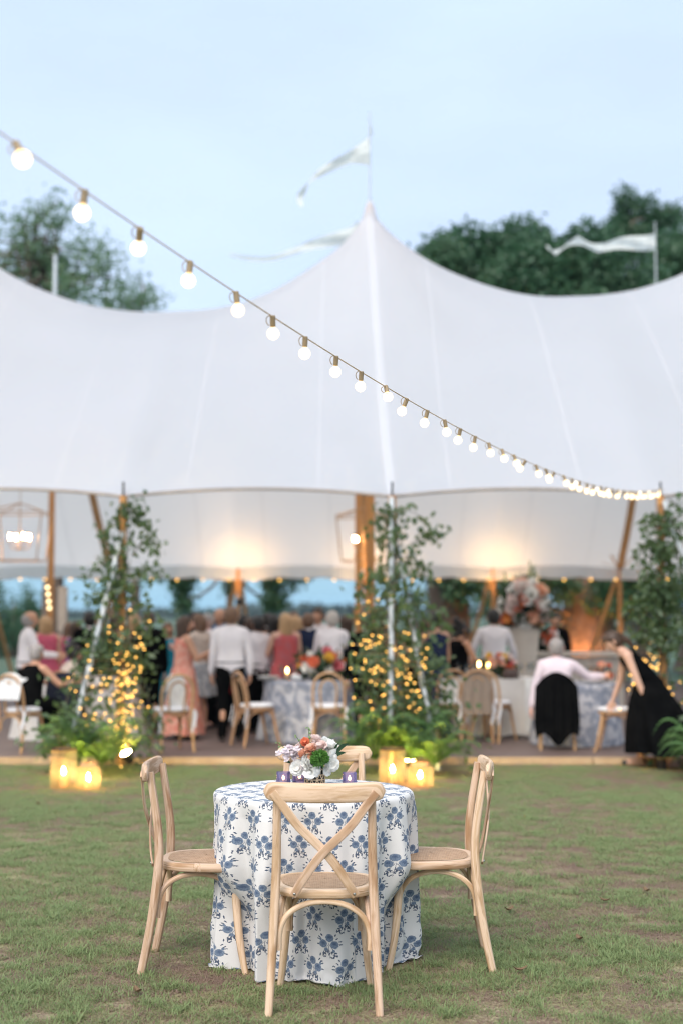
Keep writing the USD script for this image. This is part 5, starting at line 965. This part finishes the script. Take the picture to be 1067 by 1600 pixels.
def person(label, px, d, face, h, skin='fair', hair=('short', 'brown'), top=('shirt', 'white'), bottom=('trousers', 'black'), lean=0, turn=0, nod=0, armL=((-.18, .05, -1), (-.05, .25, -1)), armR=((.18, .05, -1), (.05, .25, -1)), seated=False, z0=FLOOR, stance=.0, shoes=True, seat=.47, extra=None, side=0):
    """Standing or seated figure; local x right, y the way it faces, z up. face: degrees, 0 = away from the camera. Arms: directions of upper arm and forearm."""
    t = thing('person', label, 'person', (P(px, 1000, d)[0], d, z0), face)
    k = h; hipz = (.53 * k) if not seated else seat + .07
    ln = math.radians(lean); up = np.array([math.sin(math.radians(side)), math.sin(ln), math.cos(ln)]); up /= np.linalg.norm(up); fw = np.array([0, math.cos(ln), -math.sin(ln)]); rt = np.array([1., 0, 0])
    H = np.array([0, 0, hipz]); C = H + up * .145 * k; B = H + up * .245 * k; N = H + up * .295 * k; SH = {s: H + up * .275 * k + rt * s * .103 * k for s in (-1, 1)}
    nd = math.radians(nod + lean * .6); hu = np.array([0, math.sin(nd), math.cos(nd)]); tn = math.radians(turn); hf = np.array([math.sin(tn) * -1, math.cos(tn) * math.cos(nd), -math.sin(nd) * math.cos(tn)]); hr = np.cross(hf, hu); HC = N + hu * .092 * k + hf * .012 * k
    hp = lambda x, y, z: HC + (hr * x + hf * y + hu * z) * k
    body = []
    # torso
    torso = [[(H + rt * s * .045 * k, .062 * k) for s in (-1, 1)] + [(C + rt * s * .035 * k, .058 * k) for s in (-1, 1)], [(C + rt * s * .035 * k, .058 * k) for s in (-1, 1)] + [(B + rt * s * .052 * k, .058 * k) for s in (-1, 1)], [(B + rt * s * .052 * k, .058 * k) for s in (-1, 1)] + [(SH[s] - rt * s * .012 * k, .030 * k) for s in (-1, 1)] + [(N, .034 * k)]]
    body += [hull(*b) for b in torso]; body += [hull((N - up * .01 * k, .033 * k), (HC - hu * .03 * k, .031 * k))]
    # head with jaw, nose, ears, lips
    body += [hull((hp(0, -.010, .016), .050 * k), (hp(0, .008, .02), .047 * k), (hp(0, .012, -.012), .042 * k), (hp(0, .022, -.040), .021 * k)), hull((hp(0, .050, .010), .006 * k), (hp(0, .064, -.013), .0075 * k), (hp(0, .05, -.014), .010 * k)), hull((hp(-.012, .046, -.030), .005 * k), (hp(.012, .046, -.030), .005 * k))]
    for s in (-1, 1): body.append(hull((hp(s * .050, -.004, .008), (.008 * k)), (hp(s * .049, -.002, -.010), .006 * k), (hp(s * .055, -.010, .012), .005 * k)))
    # arms and hands
    sleeve = {}; hands = []
    for s, arm in ((-1, armL), (1, armR)):
        a = SH[s]; e = a + unit(arm[0]) * .172 * k; w = e + unit(arm[1]) * .145 * k; fd = unit(arm[1]); sleeve[s] = (a, e, w)
        body += [hull((a, .031 * k), (e, .024 * k)), hull((e, .024 * k), (w, .0155 * k))]
        pn = np.cross(fd, [0, 0, 1.]) if abs(fd[2]) < .8 else np.cross(fd, [0, 1., 0]); pn = unit(pn); sd = unit(np.cross(fd, pn)); cl = pn * -s
        kn = w + fd * .052 * k
        body.append(hull((w, .013 * k), (kn + sd * .018 * k, .0085 * k), (kn - sd * .018 * k, .0085 * k)))
        for q, (o_, L) in enumerate(((.019, .036), (.0065, .042), (-.0065, .040), (-.018, .031))):
            b0 = kn + sd * o_ * k; b1 = b0 + (fd * .8 + cl * .35) * L * .55 * k; b2 = b1 + (fd * .55 + cl * .75) * L * .5 * k
            body += [hull((b0, .0062 * k), (b1, .0055 * k)), hull((b1, .0055 * k), (b2, .0045 * k))]
        tb_ = w + fd * .016 * k + sd * .012 * k; t1 = tb_ + (fd * .55 + sd * .7 + cl * .3) * .026 * k; t2 = t1 + (fd * .9 + sd * .1 + cl * .4) * .022 * k; body += [hull((tb_, .008 * k), (t1, .0062 * k)), hull((t1, .0062 * k), (t2, .005 * k))]
    # legs and feet
    legs = []
    for s in (-1, 1):
        hp_ = H + rt * s * .050 * k - np.array([0, 0, .012 * k])
        if seated: kn = np.array([s * .075 * k, .235 * k, seat + .045]); an = np.array([s * .07 * k, .235 * k + .02 * s, .05 * k])
        else: kn = np.array([s * .055 * k, stance * s * .6 + .01 * k + (.3 * lean / 90 * 0), .285 * k]); an = np.array([s * .06 * k, stance * s * 1.1 - .012 * k, .045 * k])
        toe = an + np.array([s * .012, .105 * k, -.028 * k]); heel = an + np.array([0, -.02 * k, -.028 * k]); legs.append((hp_, kn, an, toe, heel))
        body += [hull((hp_, .052 * k), (kn, .034 * k)), hull((kn, .034 * k), (kn * .62 + an * .38 + [0, -.012 * k, 0], .032 * k), (an, .0205 * k)), hull((an, .021 * k), (heel, .016 * k), (toe, .013 * k), (toe * .7 + heel * .3, .02 * k))]
    bm = obj('body', fuse(body, .026 * k), SK[skin], t)
    obj('eyes', MB().ball(hp(-.0185, .0445, .009), .0052 * k, 1).ball(hp(.0185, .0445, .009), .0052 * k, 1), M['eye'], t)
    obj('lips', MB().ball(hp(0, .0505, -.030), np.array([.011, .004, .004]) * k, 1), pm('lips', (.42, .16, .13), rough=.4) if 'lips' not in M else M['lips'], t)
    # clothes: the same bones a little thicker
    kind, col = top; cm = CL[col]; g = .009 if kind != 'jacket' else .017
    tp = [hull(*[(c, r + g) for c, r in b]) for b in torso]
    if kind in ('shirt', 'jacket', 'polo'):
        for s in (-1, 1):
            a, e, w = sleeve[s]; tp += [hull((a, .031 * k + g), (e, .025 * k + g))] + ([hull((e, .025 * k + g), (e * .45 + w * .55, .022 * k + g * 1.15), (w - (w - e) * .05, .018 * k + g * .8))] if kind != 'polo' else [])
        tp.append(hull((N - up * .004 * k, .036 * k + .004), (N + up * .012 * k, .034 * k + .003)))
        if kind == 'jacket': tp.append(hull(*[(H + rt * s * .05 * k, .066 * k + g) for s in (-1, 1)], *[(H + rt * s * .052 * k - np.array([0, 0, .07 * k]), .055 * k + g) for s in (-1, 1)]) if not seated else tp[0])
    if kind in ('shirt', 'jacket', 'polo', 'gown', 'halter'):
        if kind in ('gown', 'halter'): tp = tp[:2] + [hull(*[(B + rt * s * .050 * k, .056 * k + g) for s in (-1, 1)], *[(B + rt * s * .062 * k + up * .012 * k, .03 * k + g) for s in (-1, 1)])] + ([hull((B + rt * s * .055 * k, .02 * k), (SH[s] - rt * s * .03 * k + up * .02 * k, .016 * k + g)) for s in (-1, 1)] if kind == 'gown' else [])
        tm = fuse(tp, .03 * k, 5); n_ = meshkit.fbm(tm.vertices * 11, 3, int(px)) - .5; tm.vertices += tm.vertex_normals * (n_ * .02)[:, None]
        obj({'shirt': 'shirt', 'jacket': 'suit_jacket', 'polo': 'shirt'}.get(kind, 'bodice'), tm, cm, t)
        if kind == 'jacket': obj('shirt_collar', MB().tm(fuse([hull((N - up * .002 * k, .041 * k), (N + up * .014 * k, .038 * k))], .02, 2)), CL['white'], t)
    bk_, bcol = bottom
    if bk_ == 'trousers':
        bt = [hull(*[(H + rt * s * .046 * k, .064 * k + .006) for s in (-1, 1)], *[(l[0], .054 * k) for l in legs])]
        for hp_, kn, an, toe, heel in legs: bt += [hull((hp_, .053 * k + .008), (kn, .037 * k + .010)), hull((kn, .037 * k + .010), (an + [0, 0, .008], .030 * k + .008))]
        obj('trousers', fuse(bt, .035 * k, 4), CL[bcol], t)
        if top[0] == 'shirt' and not seated: obj('belt', MB().sweep(np.stack([(H[0] + .112 * k * np.cos(q_ := np.linspace(0, 2 * PI, 40))) , H[1] + up[1] * .045 * k + .074 * k * np.sin(q_), 0 * q_ + H[2] + .045 * k], -1), .006, .014, side=(0, 0, 1), n=6) if False else MB().tm(fuse([hull(*[(H + up * .052 * k + rt * s * .046 * k, np.array([.066, .072, .016]) * k) for s in (-1, 1)])], .03, 2)), M['shoe'], t)
    elif bk_ in ('skirt', 'midi', 'flare'):
        hem = {'skirt': .07, 'midi': .30 * k, 'flare': .16}[bk_]
        if not seated:
            wid = {'skirt': 1.75, 'midi': 1.55, 'flare': 2.9}[bk_]; a = np.linspace(0, 2 * PI, 65)[:-1]; R = []; rs = np.random.default_rng(int(px)); ph = rs.uniform(0, 6, 3)
            for q in np.linspace(0, 1, 16):
                c = (H + up * .05 * k) * (1 - q) + np.array([0, stance * .1, hem]) * q
                if bk_ == 'flare': c = c + np.array([0, -.10 * k * q ** 1.6, 0])
                c[2] = (hipz + .05 * k * up[2]) * (1 - q) + hem * q
                rx = .102 * k * (1 + (wid - 1) * (q ** .8)) + .012 * (1 - q) + .01 * math.sin(min(1, q * 4) * PI) * k * 2; ry = .072 * k * (1 + (wid * 1.3 - 1) * (q ** .8)) + .012
                f_ = 1 + q * (.075 * np.sin(11 * a + ph[0]) + .05 * np.sin(7 * a + ph[1]) + .03 * np.sin(17 * a + ph[2])); R.append(np.stack([c[0] + rx * np.cos(a) * f_, c[1] + ry * np.sin(a) * f_, c[2] + 0 * a + .012 * np.sin(5 * a + ph[0]) * (q == 1)], -1))
            i, j = np.meshgrid(np.arange(15), np.arange(64), indexing='ij'); obj('skirt', (np.vstack(R), np.stack([i * 64 + j, (i + 1) * 64 + j, (i + 1) * 64 + (j + 1) % 64, i * 64 + (j + 1) % 64], -1).reshape(-1, 4)), CL[bcol], t)
        else:
            bt = [hull(*[(H + rt * s * .05 * k, .072 * k) for s in (-1, 1)], *[(l[1] + [0, -.02, .0], .048 * k) for l in legs]), hull(*[(l[1], .046 * k) for l in legs], *[(l[1] * .4 + l[2] * .6, .055 * k) for l in legs])]; obj('skirt', fuse(bt, .035 * k, 6), CL[bcol], t)
    if shoes:
        for hp_, kn, an, toe, heel in legs: obj('shoe', fuse([hull((heel + [0, 0, .002], .019 * k), (toe, .0165 * k), (toe * .55 + heel * .45 + [0, 0, .008], .024 * k))], .02, 3), M['shoe'], t)
    # hair
    hk, hc = hair
    cap = hull((hp(0, -.012, .022), .0565 * k), (hp(0, .010, .034), .047 * k), (hp(0, -.016, -.006), .052 * k))
    cut = m3.Manifold.hull_points(np.array([hp(x, y, z) for x in (-.2, .2) for (y, z) in ((.022, -.2), (.3, -.2), (.3, .034), (.034, .034), (-.028, -.2))]))
    parts = [cap - cut]
    if hk == 'bald': parts = [hull((hp(0, -.022, .0), .0535 * k), (hp(0, -.012, -.012), .0535 * k)) - cut - hull((hp(0, 0, .075), .042 * k), (hp(0, .03, .07), .04 * k))]
    if hk in ('long', 'bob'):
        L = -.105 if hk == 'long' else -.055; parts.append(hull((hp(0, -.03, .01), .052 * k), (hp(-.028, -.035, L), .028 * k), (hp(.028, -.035, L), .028 * k)))
        for s in (-1, 1): parts.append(hull((hp(s * .046, -.012, .02), .016 * k), (hp(s * .05, -.012, L * .9), .015 * k)))
    if hk == 'bun': parts.append(hull((hp(0, -.062, .028), .026 * k), (hp(0, -.075, .022), .024 * k)))
    if hk == 'pony': parts.append(hull((hp(0, -.06, .02), .018 * k), (hp(.004, -.085, -.05), .02 * k), (hp(.006, -.085, -.11), .01 * k)))
    if hk == 'curly':
        g_ = np.random.default_rng(int(px)); parts += [hull((hp(*(g_.normal(0, .03, 3) + [0, -.02, .018])), .034 * k)) for _ in range(14)]
    hm = fuse(parts, .016 * k, 3); n_ = meshkit.fbm(hm.vertices * 38, 3, int(px) + 1) - .5; hm.vertices += hm.vertex_normals * (n_ * .014)[:, None]; obj('hair', hm, HR[hc], t)
    if extra: extra(t, dict(hp=hp, N=N, H=H, up=up, k=k, sleeve=sleeve, legs=legs, SH=SH, rt=rt, fw=fw, B=B, C=C))
    return t
M['lips'] = pm('lips', (.42, .16, .13), rough=.4)
dn = ((-.16, .0, -1), (-.04, .12, -1)); dnr = ((.16, .0, -1), (.04, .12, -1))
hold = ((.25, .35, -.9), (-.25, .85, .35)); holdL = ((-.25, .35, -.9), (.25, .85, .35))
fwdR = ((.2, .4, -.9), (-.15, 1, -.1)); fwdL = ((-.2, .4, -.9), (.15, 1, -.1))
def tie(t, q): obj('necktie', MB().sweep([q['N'] + q['fw'] * .052 * q['k'], q['B'] + q['fw'] * .082 * q['k'], q['C'] + q['fw'] * .082 * q['k']], [.012, .022, .028], .006, n=8, side=(1, 0, 0), res=10), CL['dark'], t); obj('shirt_front', MB().sweep([q['N'] + q['fw'] * .044 * q['k'], q['B'] + q['fw'] * .077 * q['k'], q['C'] + q['fw'] * .070 * q['k']], [.05, .055, .02], .008, n=8, side=(1, 0, 0), res=10), CL['white'], t)
# the standing crowd, left to right
person('grey haired man in a white shirt at the left edge, facing the woman in pink', 40, 19.0, -70, 1.68, 'tan', ('bald', 'grey'), armR=fwdR, armL=fwdL, lean=4)
person('blonde woman in a pink dress behind the left wooden mast', 71, 20.2, 30, 1.60, 'fair', ('bob', 'blonde'), ('gown', 'pink'), ('skirt', 'pink'), armL=fwdL)
person('woman in a purple dress beyond the left table', 118, 22, -40, 1.52, 'fair', ('long', 'brown'), ('gown', 'purple'), ('skirt', 'purple'))
person('woman in a pink and coral top beside the woman in purple', 108, 22.6, 20, 1.5, 'fair', ('long', 'ltbrown'), ('gown', 'pink'), ('midi', 'pink'))
person('man in a black suit seen from behind, right of the left vine', 232, 19.8, 8, 1.66, 'fair', ('short', 'brown'), ('jacket', 'black'))
person('guest in a dark suit half hidden by the left vine', 158, 21, 160, 1.62, 'tan', ('short', 'brown'), ('jacket', 'dark'), extra=tie)
person('woman in a teal dress behind the man in the black suit', 262, 21.6, 200, 1.50, 'tan', ('bob', 'ltbrown'), ('halter', 'teal'), ('skirt', 'teal'))
person('woman in a long peach floral dress holding a drink', 287, 18.6, -62, 1.60, 'tan', ('long', 'brown'), ('gown', 'peach'), ('skirt', 'peach'), armR=hold, armL=((-.2, .3, -.9), (.1, .9, .1)))
person('older woman in a grey floral dress and white top', 312, 19.8, 62, 1.63, 'pink', ('bob', 'ltbrown'), ('shirt', 'cream'), ('midi', 'greyfloral'), armL=holdL, armR=hold)
person('man in a white shirt behind the woman in grey florals', 326, 20.4, 130, 1.63, 'pink', ('short', 'grey'), armR=fwdR)
person('bald man facing the white shirted man in the middle of the crowd', 345, 20.8, 150, 1.72, 'tan', ('bald', 'ltbrown'), ('shirt', 'blue'), ('trousers', 'dark'))
person('tall man in white shirt and black trousers, seen from behind left of the damask table', 361, 18.3, 4, 1.72, 'tan', ('short', 'ltbrown'), armR=((.22, -.02, -1), (.02, .12, -1)), stance=.05)
person('woman in a red dress glimpsed behind the tall man in black trousers', 357, 21.5, 30, 1.5, 'tan', ('long', 'brown'), ('gown', 'red'), ('midi', 'red'))
person('dark haired man in a white shirt turned to the left', 404, 19.6, 42, 1.60, 'deep', ('short', 'black'), armL=fwdL, armR=dnr)
person('man in a blue suit beside the dark haired man', 392, 20.6, 20, 1.58, 'tan', ('short', 'brown'), ('jacket', 'blue'))
person('woman with long dark hair behind the woman in coral', 428, 21.2, 20, 1.62, 'fair', ('long', 'black'), ('gown', 'dark'), ('skirt', 'dark'))
person('woman with long grey blonde hair in a coral red dress', 447, 19.6, 25, 1.64, 'fair', ('long', 'blonde'), ('gown', 'coral'), ('skirt', 'coral'), armL=((-.25, .3, -.9), (.2, .8, .3)))
person('blonde woman in a khaki dress beside the woman in coral', 464, 20.6, 60, 1.60, 'tan', ('long', 'blonde'), ('gown', 'khaki'), ('skirt', 'khaki'))
person('man in a navy suit left of the white haired man with a belt', 482, 19.9, 12, 1.64, 'tan', ('short', 'ltbrown'), ('jacket', 'navy'))
person('tall man with brown hair behind the white haired man', 498, 21.4, 160, 1.72, 'tan', ('short', 'brown'), ('shirt', 'white'), ('trousers', 'dark'))
person('white haired man in white shirt and pale trousers leaning over the damask table', 515, 19.2, -22, 1.68, 'pink', ('short', 'white'), ('shirt', 'white'), ('trousers', 'cream'), lean=10, turn=25, armR=((.3, .25, -.9), (-.1, .8, -.4)), armL=((-.3, .2, -.9), (.1, .6, -.6)))
person('person in a black suit standing between the damask table and the middle vine', 572, 17.9, 20, 1.64, 'tan', ('short', 'black'), ('jacket', 'black'))
person('guest in black hidden behind the middle vine', 596, 19.6, -20, 1.62, 'pink', ('bob', 'brown'), ('gown', 'black'), ('skirt', 'black'))
person('woman with a dark bun in a navy dress right of the middle vine', 680, 18.8, 38, 1.66, 'tan', ('bun', 'black'), ('gown', 'navy'), ('skirt', 'navy'), armL=((-.2, .5, -.8), (.1, .9, .3)))
def pad(t, q): w = q['sleeve'][1][2]; obj('tablet', MB().box(w + np.array([-.06, .11, .0]), (.18, .13, .012)), M['shoe'], t, smooth=False)
person('dark haired waitress in black looking down at a dark folder', 716, 19.4, -52, 1.52, 'tan', ('curly', 'black'), ('gown', 'black'), ('trousers', 'black'), nod=10, armR=fwdR, armL=fwdL, extra=pad)
person('waiter in a white shirt seen from behind at the long table', 771, 20.0, 5, 1.70, 'tan', ('short', 'black'), armR=((.4, .2, -.9), (.15, .35, -.9)), armL=((-.4, .15, -.9), (.0, .5, -.8)))
person('bartender in a black suit and tie behind the bar', 866, 23.2, 178, 1.64, 'tan', ('short', 'black'), ('jacket', 'black'), extra=tie)
# darker figures further back that close the crowd
for px, d, f, h, sk, hr, tp, bt, lab in ((140, 20.6, 30, 1.66, 'tan', ('short', 'black'), ('jacket', 'black'), ('trousers', 'black'), 'man in a black suit behind the left vine, left of the pole'),
     (182, 20.9, -20, 1.64, 'fair', ('bob', 'brown'), ('gown', 'black'), ('skirt', 'black'), 'woman in a black dress behind the left pole'),
     (209, 21.6, 40, 1.62, 'fair', ('long', 'blonde'), ('gown', 'navy'), ('skirt', 'navy'), 'woman in a navy dress between the left pole and the man in black'),
     (303, 21.8, -10, 1.66, 'tan', ('short', 'black'), ('jacket', 'dark'), ('trousers', 'black'), 'dark suited man behind the woman in peach florals'),
     (337, 21.9, 25, 1.6, 'fair', ('short', 'brown'), ('jacket', 'navy'), ('trousers', 'black'), 'man in a dark blue suit behind the bald man'),
     (381, 21.6, -30, 1.62, 'tan', ('long', 'black'), ('gown', 'black'), ('skirt', 'black'), 'woman in black just right of the tall man in black trousers'),
     (418, 22.2, 12, 1.64, 'tan', ('short', 'black'), ('jacket', 'black'), ('trousers', 'black'), 'man in a black suit behind the dark haired man in white'),
     (458, 22.0, -30, 1.66, 'fair', ('short', 'ltbrown'), ('jacket', 'dark'), ('trousers', 'black'), 'man in a charcoal suit between the women in coral and khaki'),
     (541, 20.6, 20, 1.62, 'tan', ('long', 'brown'), ('gown', 'black'), ('skirt', 'black'), 'woman in a black dress right of the white haired man with a belt'),
     (640, 20.5, -40, 1.6, 'tan', ('short', 'black'), ('jacket', 'black'), ('trousers', 'black'), 'man in a black suit between the two straps of the middle vine'),
     (662, 21.5, 20, 1.56, 'fair', ('bob', 'brown'), ('gown', 'navy'), ('skirt', 'navy'), 'woman in navy left of the woman with the dark bun')):
    person(lab, px, d, f, h, sk, hr, tp, bt)
# seated guests
person('grey haired woman with a bare back in a black dress, seated at the left edge', 47, 17.15, -36, 1.56, 'tan', ('short', 'grey'), ('halter', 'black'), ('skirt', 'black'), seated=True, lean=10, armR=((.5, .5, -.7), (.2, .8, .1)), armL=((-.4, .5, -.8), (.2, 1, .1)))
person('dark haired seated person in a cream patterned top, beside the left mast', 98, 18.15, -60, 1.52, 'tan', ('curly', 'black'), ('shirt', 'cream'), ('trousers', 'navy'), seated=True, lean=16, armR=fwdR, armL=fwdL)
def coat(t, q):
    mb = MB(); a = np.linspace(0, 1, 40); R = []
    for z, w, y, dp in ((.40, .34, -.20, .10), (.93, .34, -.30, .02), (.925, .40, -.345, .0), (.86, .50, -.375, .06), (.6, .52, -.40, .07), (.34, .54, -.41, .06), (.14, .50, -.42, .05)):
        u = (a - .5); zz = z - .10 * (2 * np.abs(u)) ** 2.2 * (z > .85) + (0.07 * np.sin(a * 9) if z < .2 else 0); R.append(np.stack([u * w, y + dp * (2 * np.abs(u)) ** 2 + .012 * np.sin(a * 30) * (z < .8), zz + 0 * a], -1))
    for i_ in range(len(R) - 1): mb.strip(R[i_], R[i_ + 1])
    return mb
person('white haired man in a pale pink shirt seated with one arm on the table', 869, 17.42, -6, 1.70, 'pink', ('short', 'grey'), ('shirt', 'pinkwhite'), ('trousers', 'black'), seated=True, lean=6, armR=((.75, .35, -.55), (.75, .65, .05)), armL=((-.30, -.05, -1), (-.2, -.1, -1)), turn=-8)
jk = coat(None, None); c_, s_ = math.cos(math.radians(-4)), math.sin(math.radians(-4)); jk.v = [v @ np.array([[c_, s_, 0], [-s_, c_, 0], [0, 0, 1]]) + [P(866, 1100, 17.3)[0], 17.3, FLOOR] for v in jk.v]
obj('suit_jacket', jk, CL['black'], label='black suit jacket hung over the chair of the seated white haired man', cat='jacket')
# the woman bending at the edge of the floor
def bend(t, q):
    k = q['k']
    for l in q['legs']:
        obj('heeled_shoe', fuse([hull((l[3], .016 * k), (l[4] + [0, 0, .02], .017 * k), (l[3] * .6 + l[4] * .4 + [0, 0, .004], .018 * k)), hull((l[4] + [0, -.006, .015], .012 * k), (l[4] + [0, -.008, -.012], .006 * k))], .02, 2), M['shoe'], t)
person('dark haired woman in a long black dress bending over beside the seated man', 1021, 15.75, 84, 1.66, 'fair', ('pony', 'brown'), ('halter', 'black'), ('flare', 'black'), lean=42, nod=12, armL=((-.1, -.38, -1), (-.05, -.42, -1)), armR=((.1, .15, -1), (.05, .35, -.95)), z0=-.14, stance=.16, shoes=False, extra=bend)

# ---------------------------------------------------------------- thin evening air
hz = usdkit.material(stage, lk('haze'), {'v': ('principled_volume', {'color': (.62, .82, 1.0), 'density': .00015, 'anisotropy': .2})}, [], volume='v.volume')
m_ = trimesh.creation.box((2400, 1900, 21)); m_.apply_translation((0, 800, 21 / 2 - 2.4))
obj('haze', m_, hz, smooth=False, kind='stuff')

# a few dry leaves and twigs lying on the lawn
M['dryleaf'] = pm('dry_leaf', (.13, .075, .04), (.2, .13, .07), scale=30, rough=.8, transl=.1)
rg = np.random.default_rng(120)
for k, (px, py, lab) in enumerate(((945, 1405, 'upright curled brown leaf on the lawn right of the table'), (812, 1512, 'dark curled leaf on the lawn near the right chair'), (795, 1420, 'small brown leaf lying behind the right chair legs'), (215, 1545, 'small pale leaf near the left chair foot'), (60, 1240, 'dark leaf on the lawn in front of the left lanterns'), (905, 1465, 'thin curled leaf on the lawn in the right foreground'), (1010, 1390, 'small brown leaf near the right edge of the lawn'))):
    d = CAM_H * FPX / (py - HORIZON); p = P(px, py, d); q = np.linspace(-1, 1, 9); mb = MB(); a = rg.uniform(0, PI); L = .035; W_ = .014 * (1 - q ** 2) ** .6
    c = np.stack([L * q, 0 * q, .012 + .022 * q ** 2], -1); mb.strip(c + np.stack([0 * q, -W_, .008 * (1 - q ** 2)], -1), c).strip(c, c + np.stack([0 * q, W_, .008 * (1 - q ** 2)], -1))
    R = np.array([[math.cos(a), -math.sin(a), 0], [math.sin(a), math.cos(a), 0], [0, 0, 1]]); mb.v = [v @ R.T + [p[0], d, float(ground_z(0, d)) + .008] for v in mb.v]
    obj('dry_leaf', mb, M['dryleaf'], label=lab, cat='leaf', group='dry leaves on the lawn')
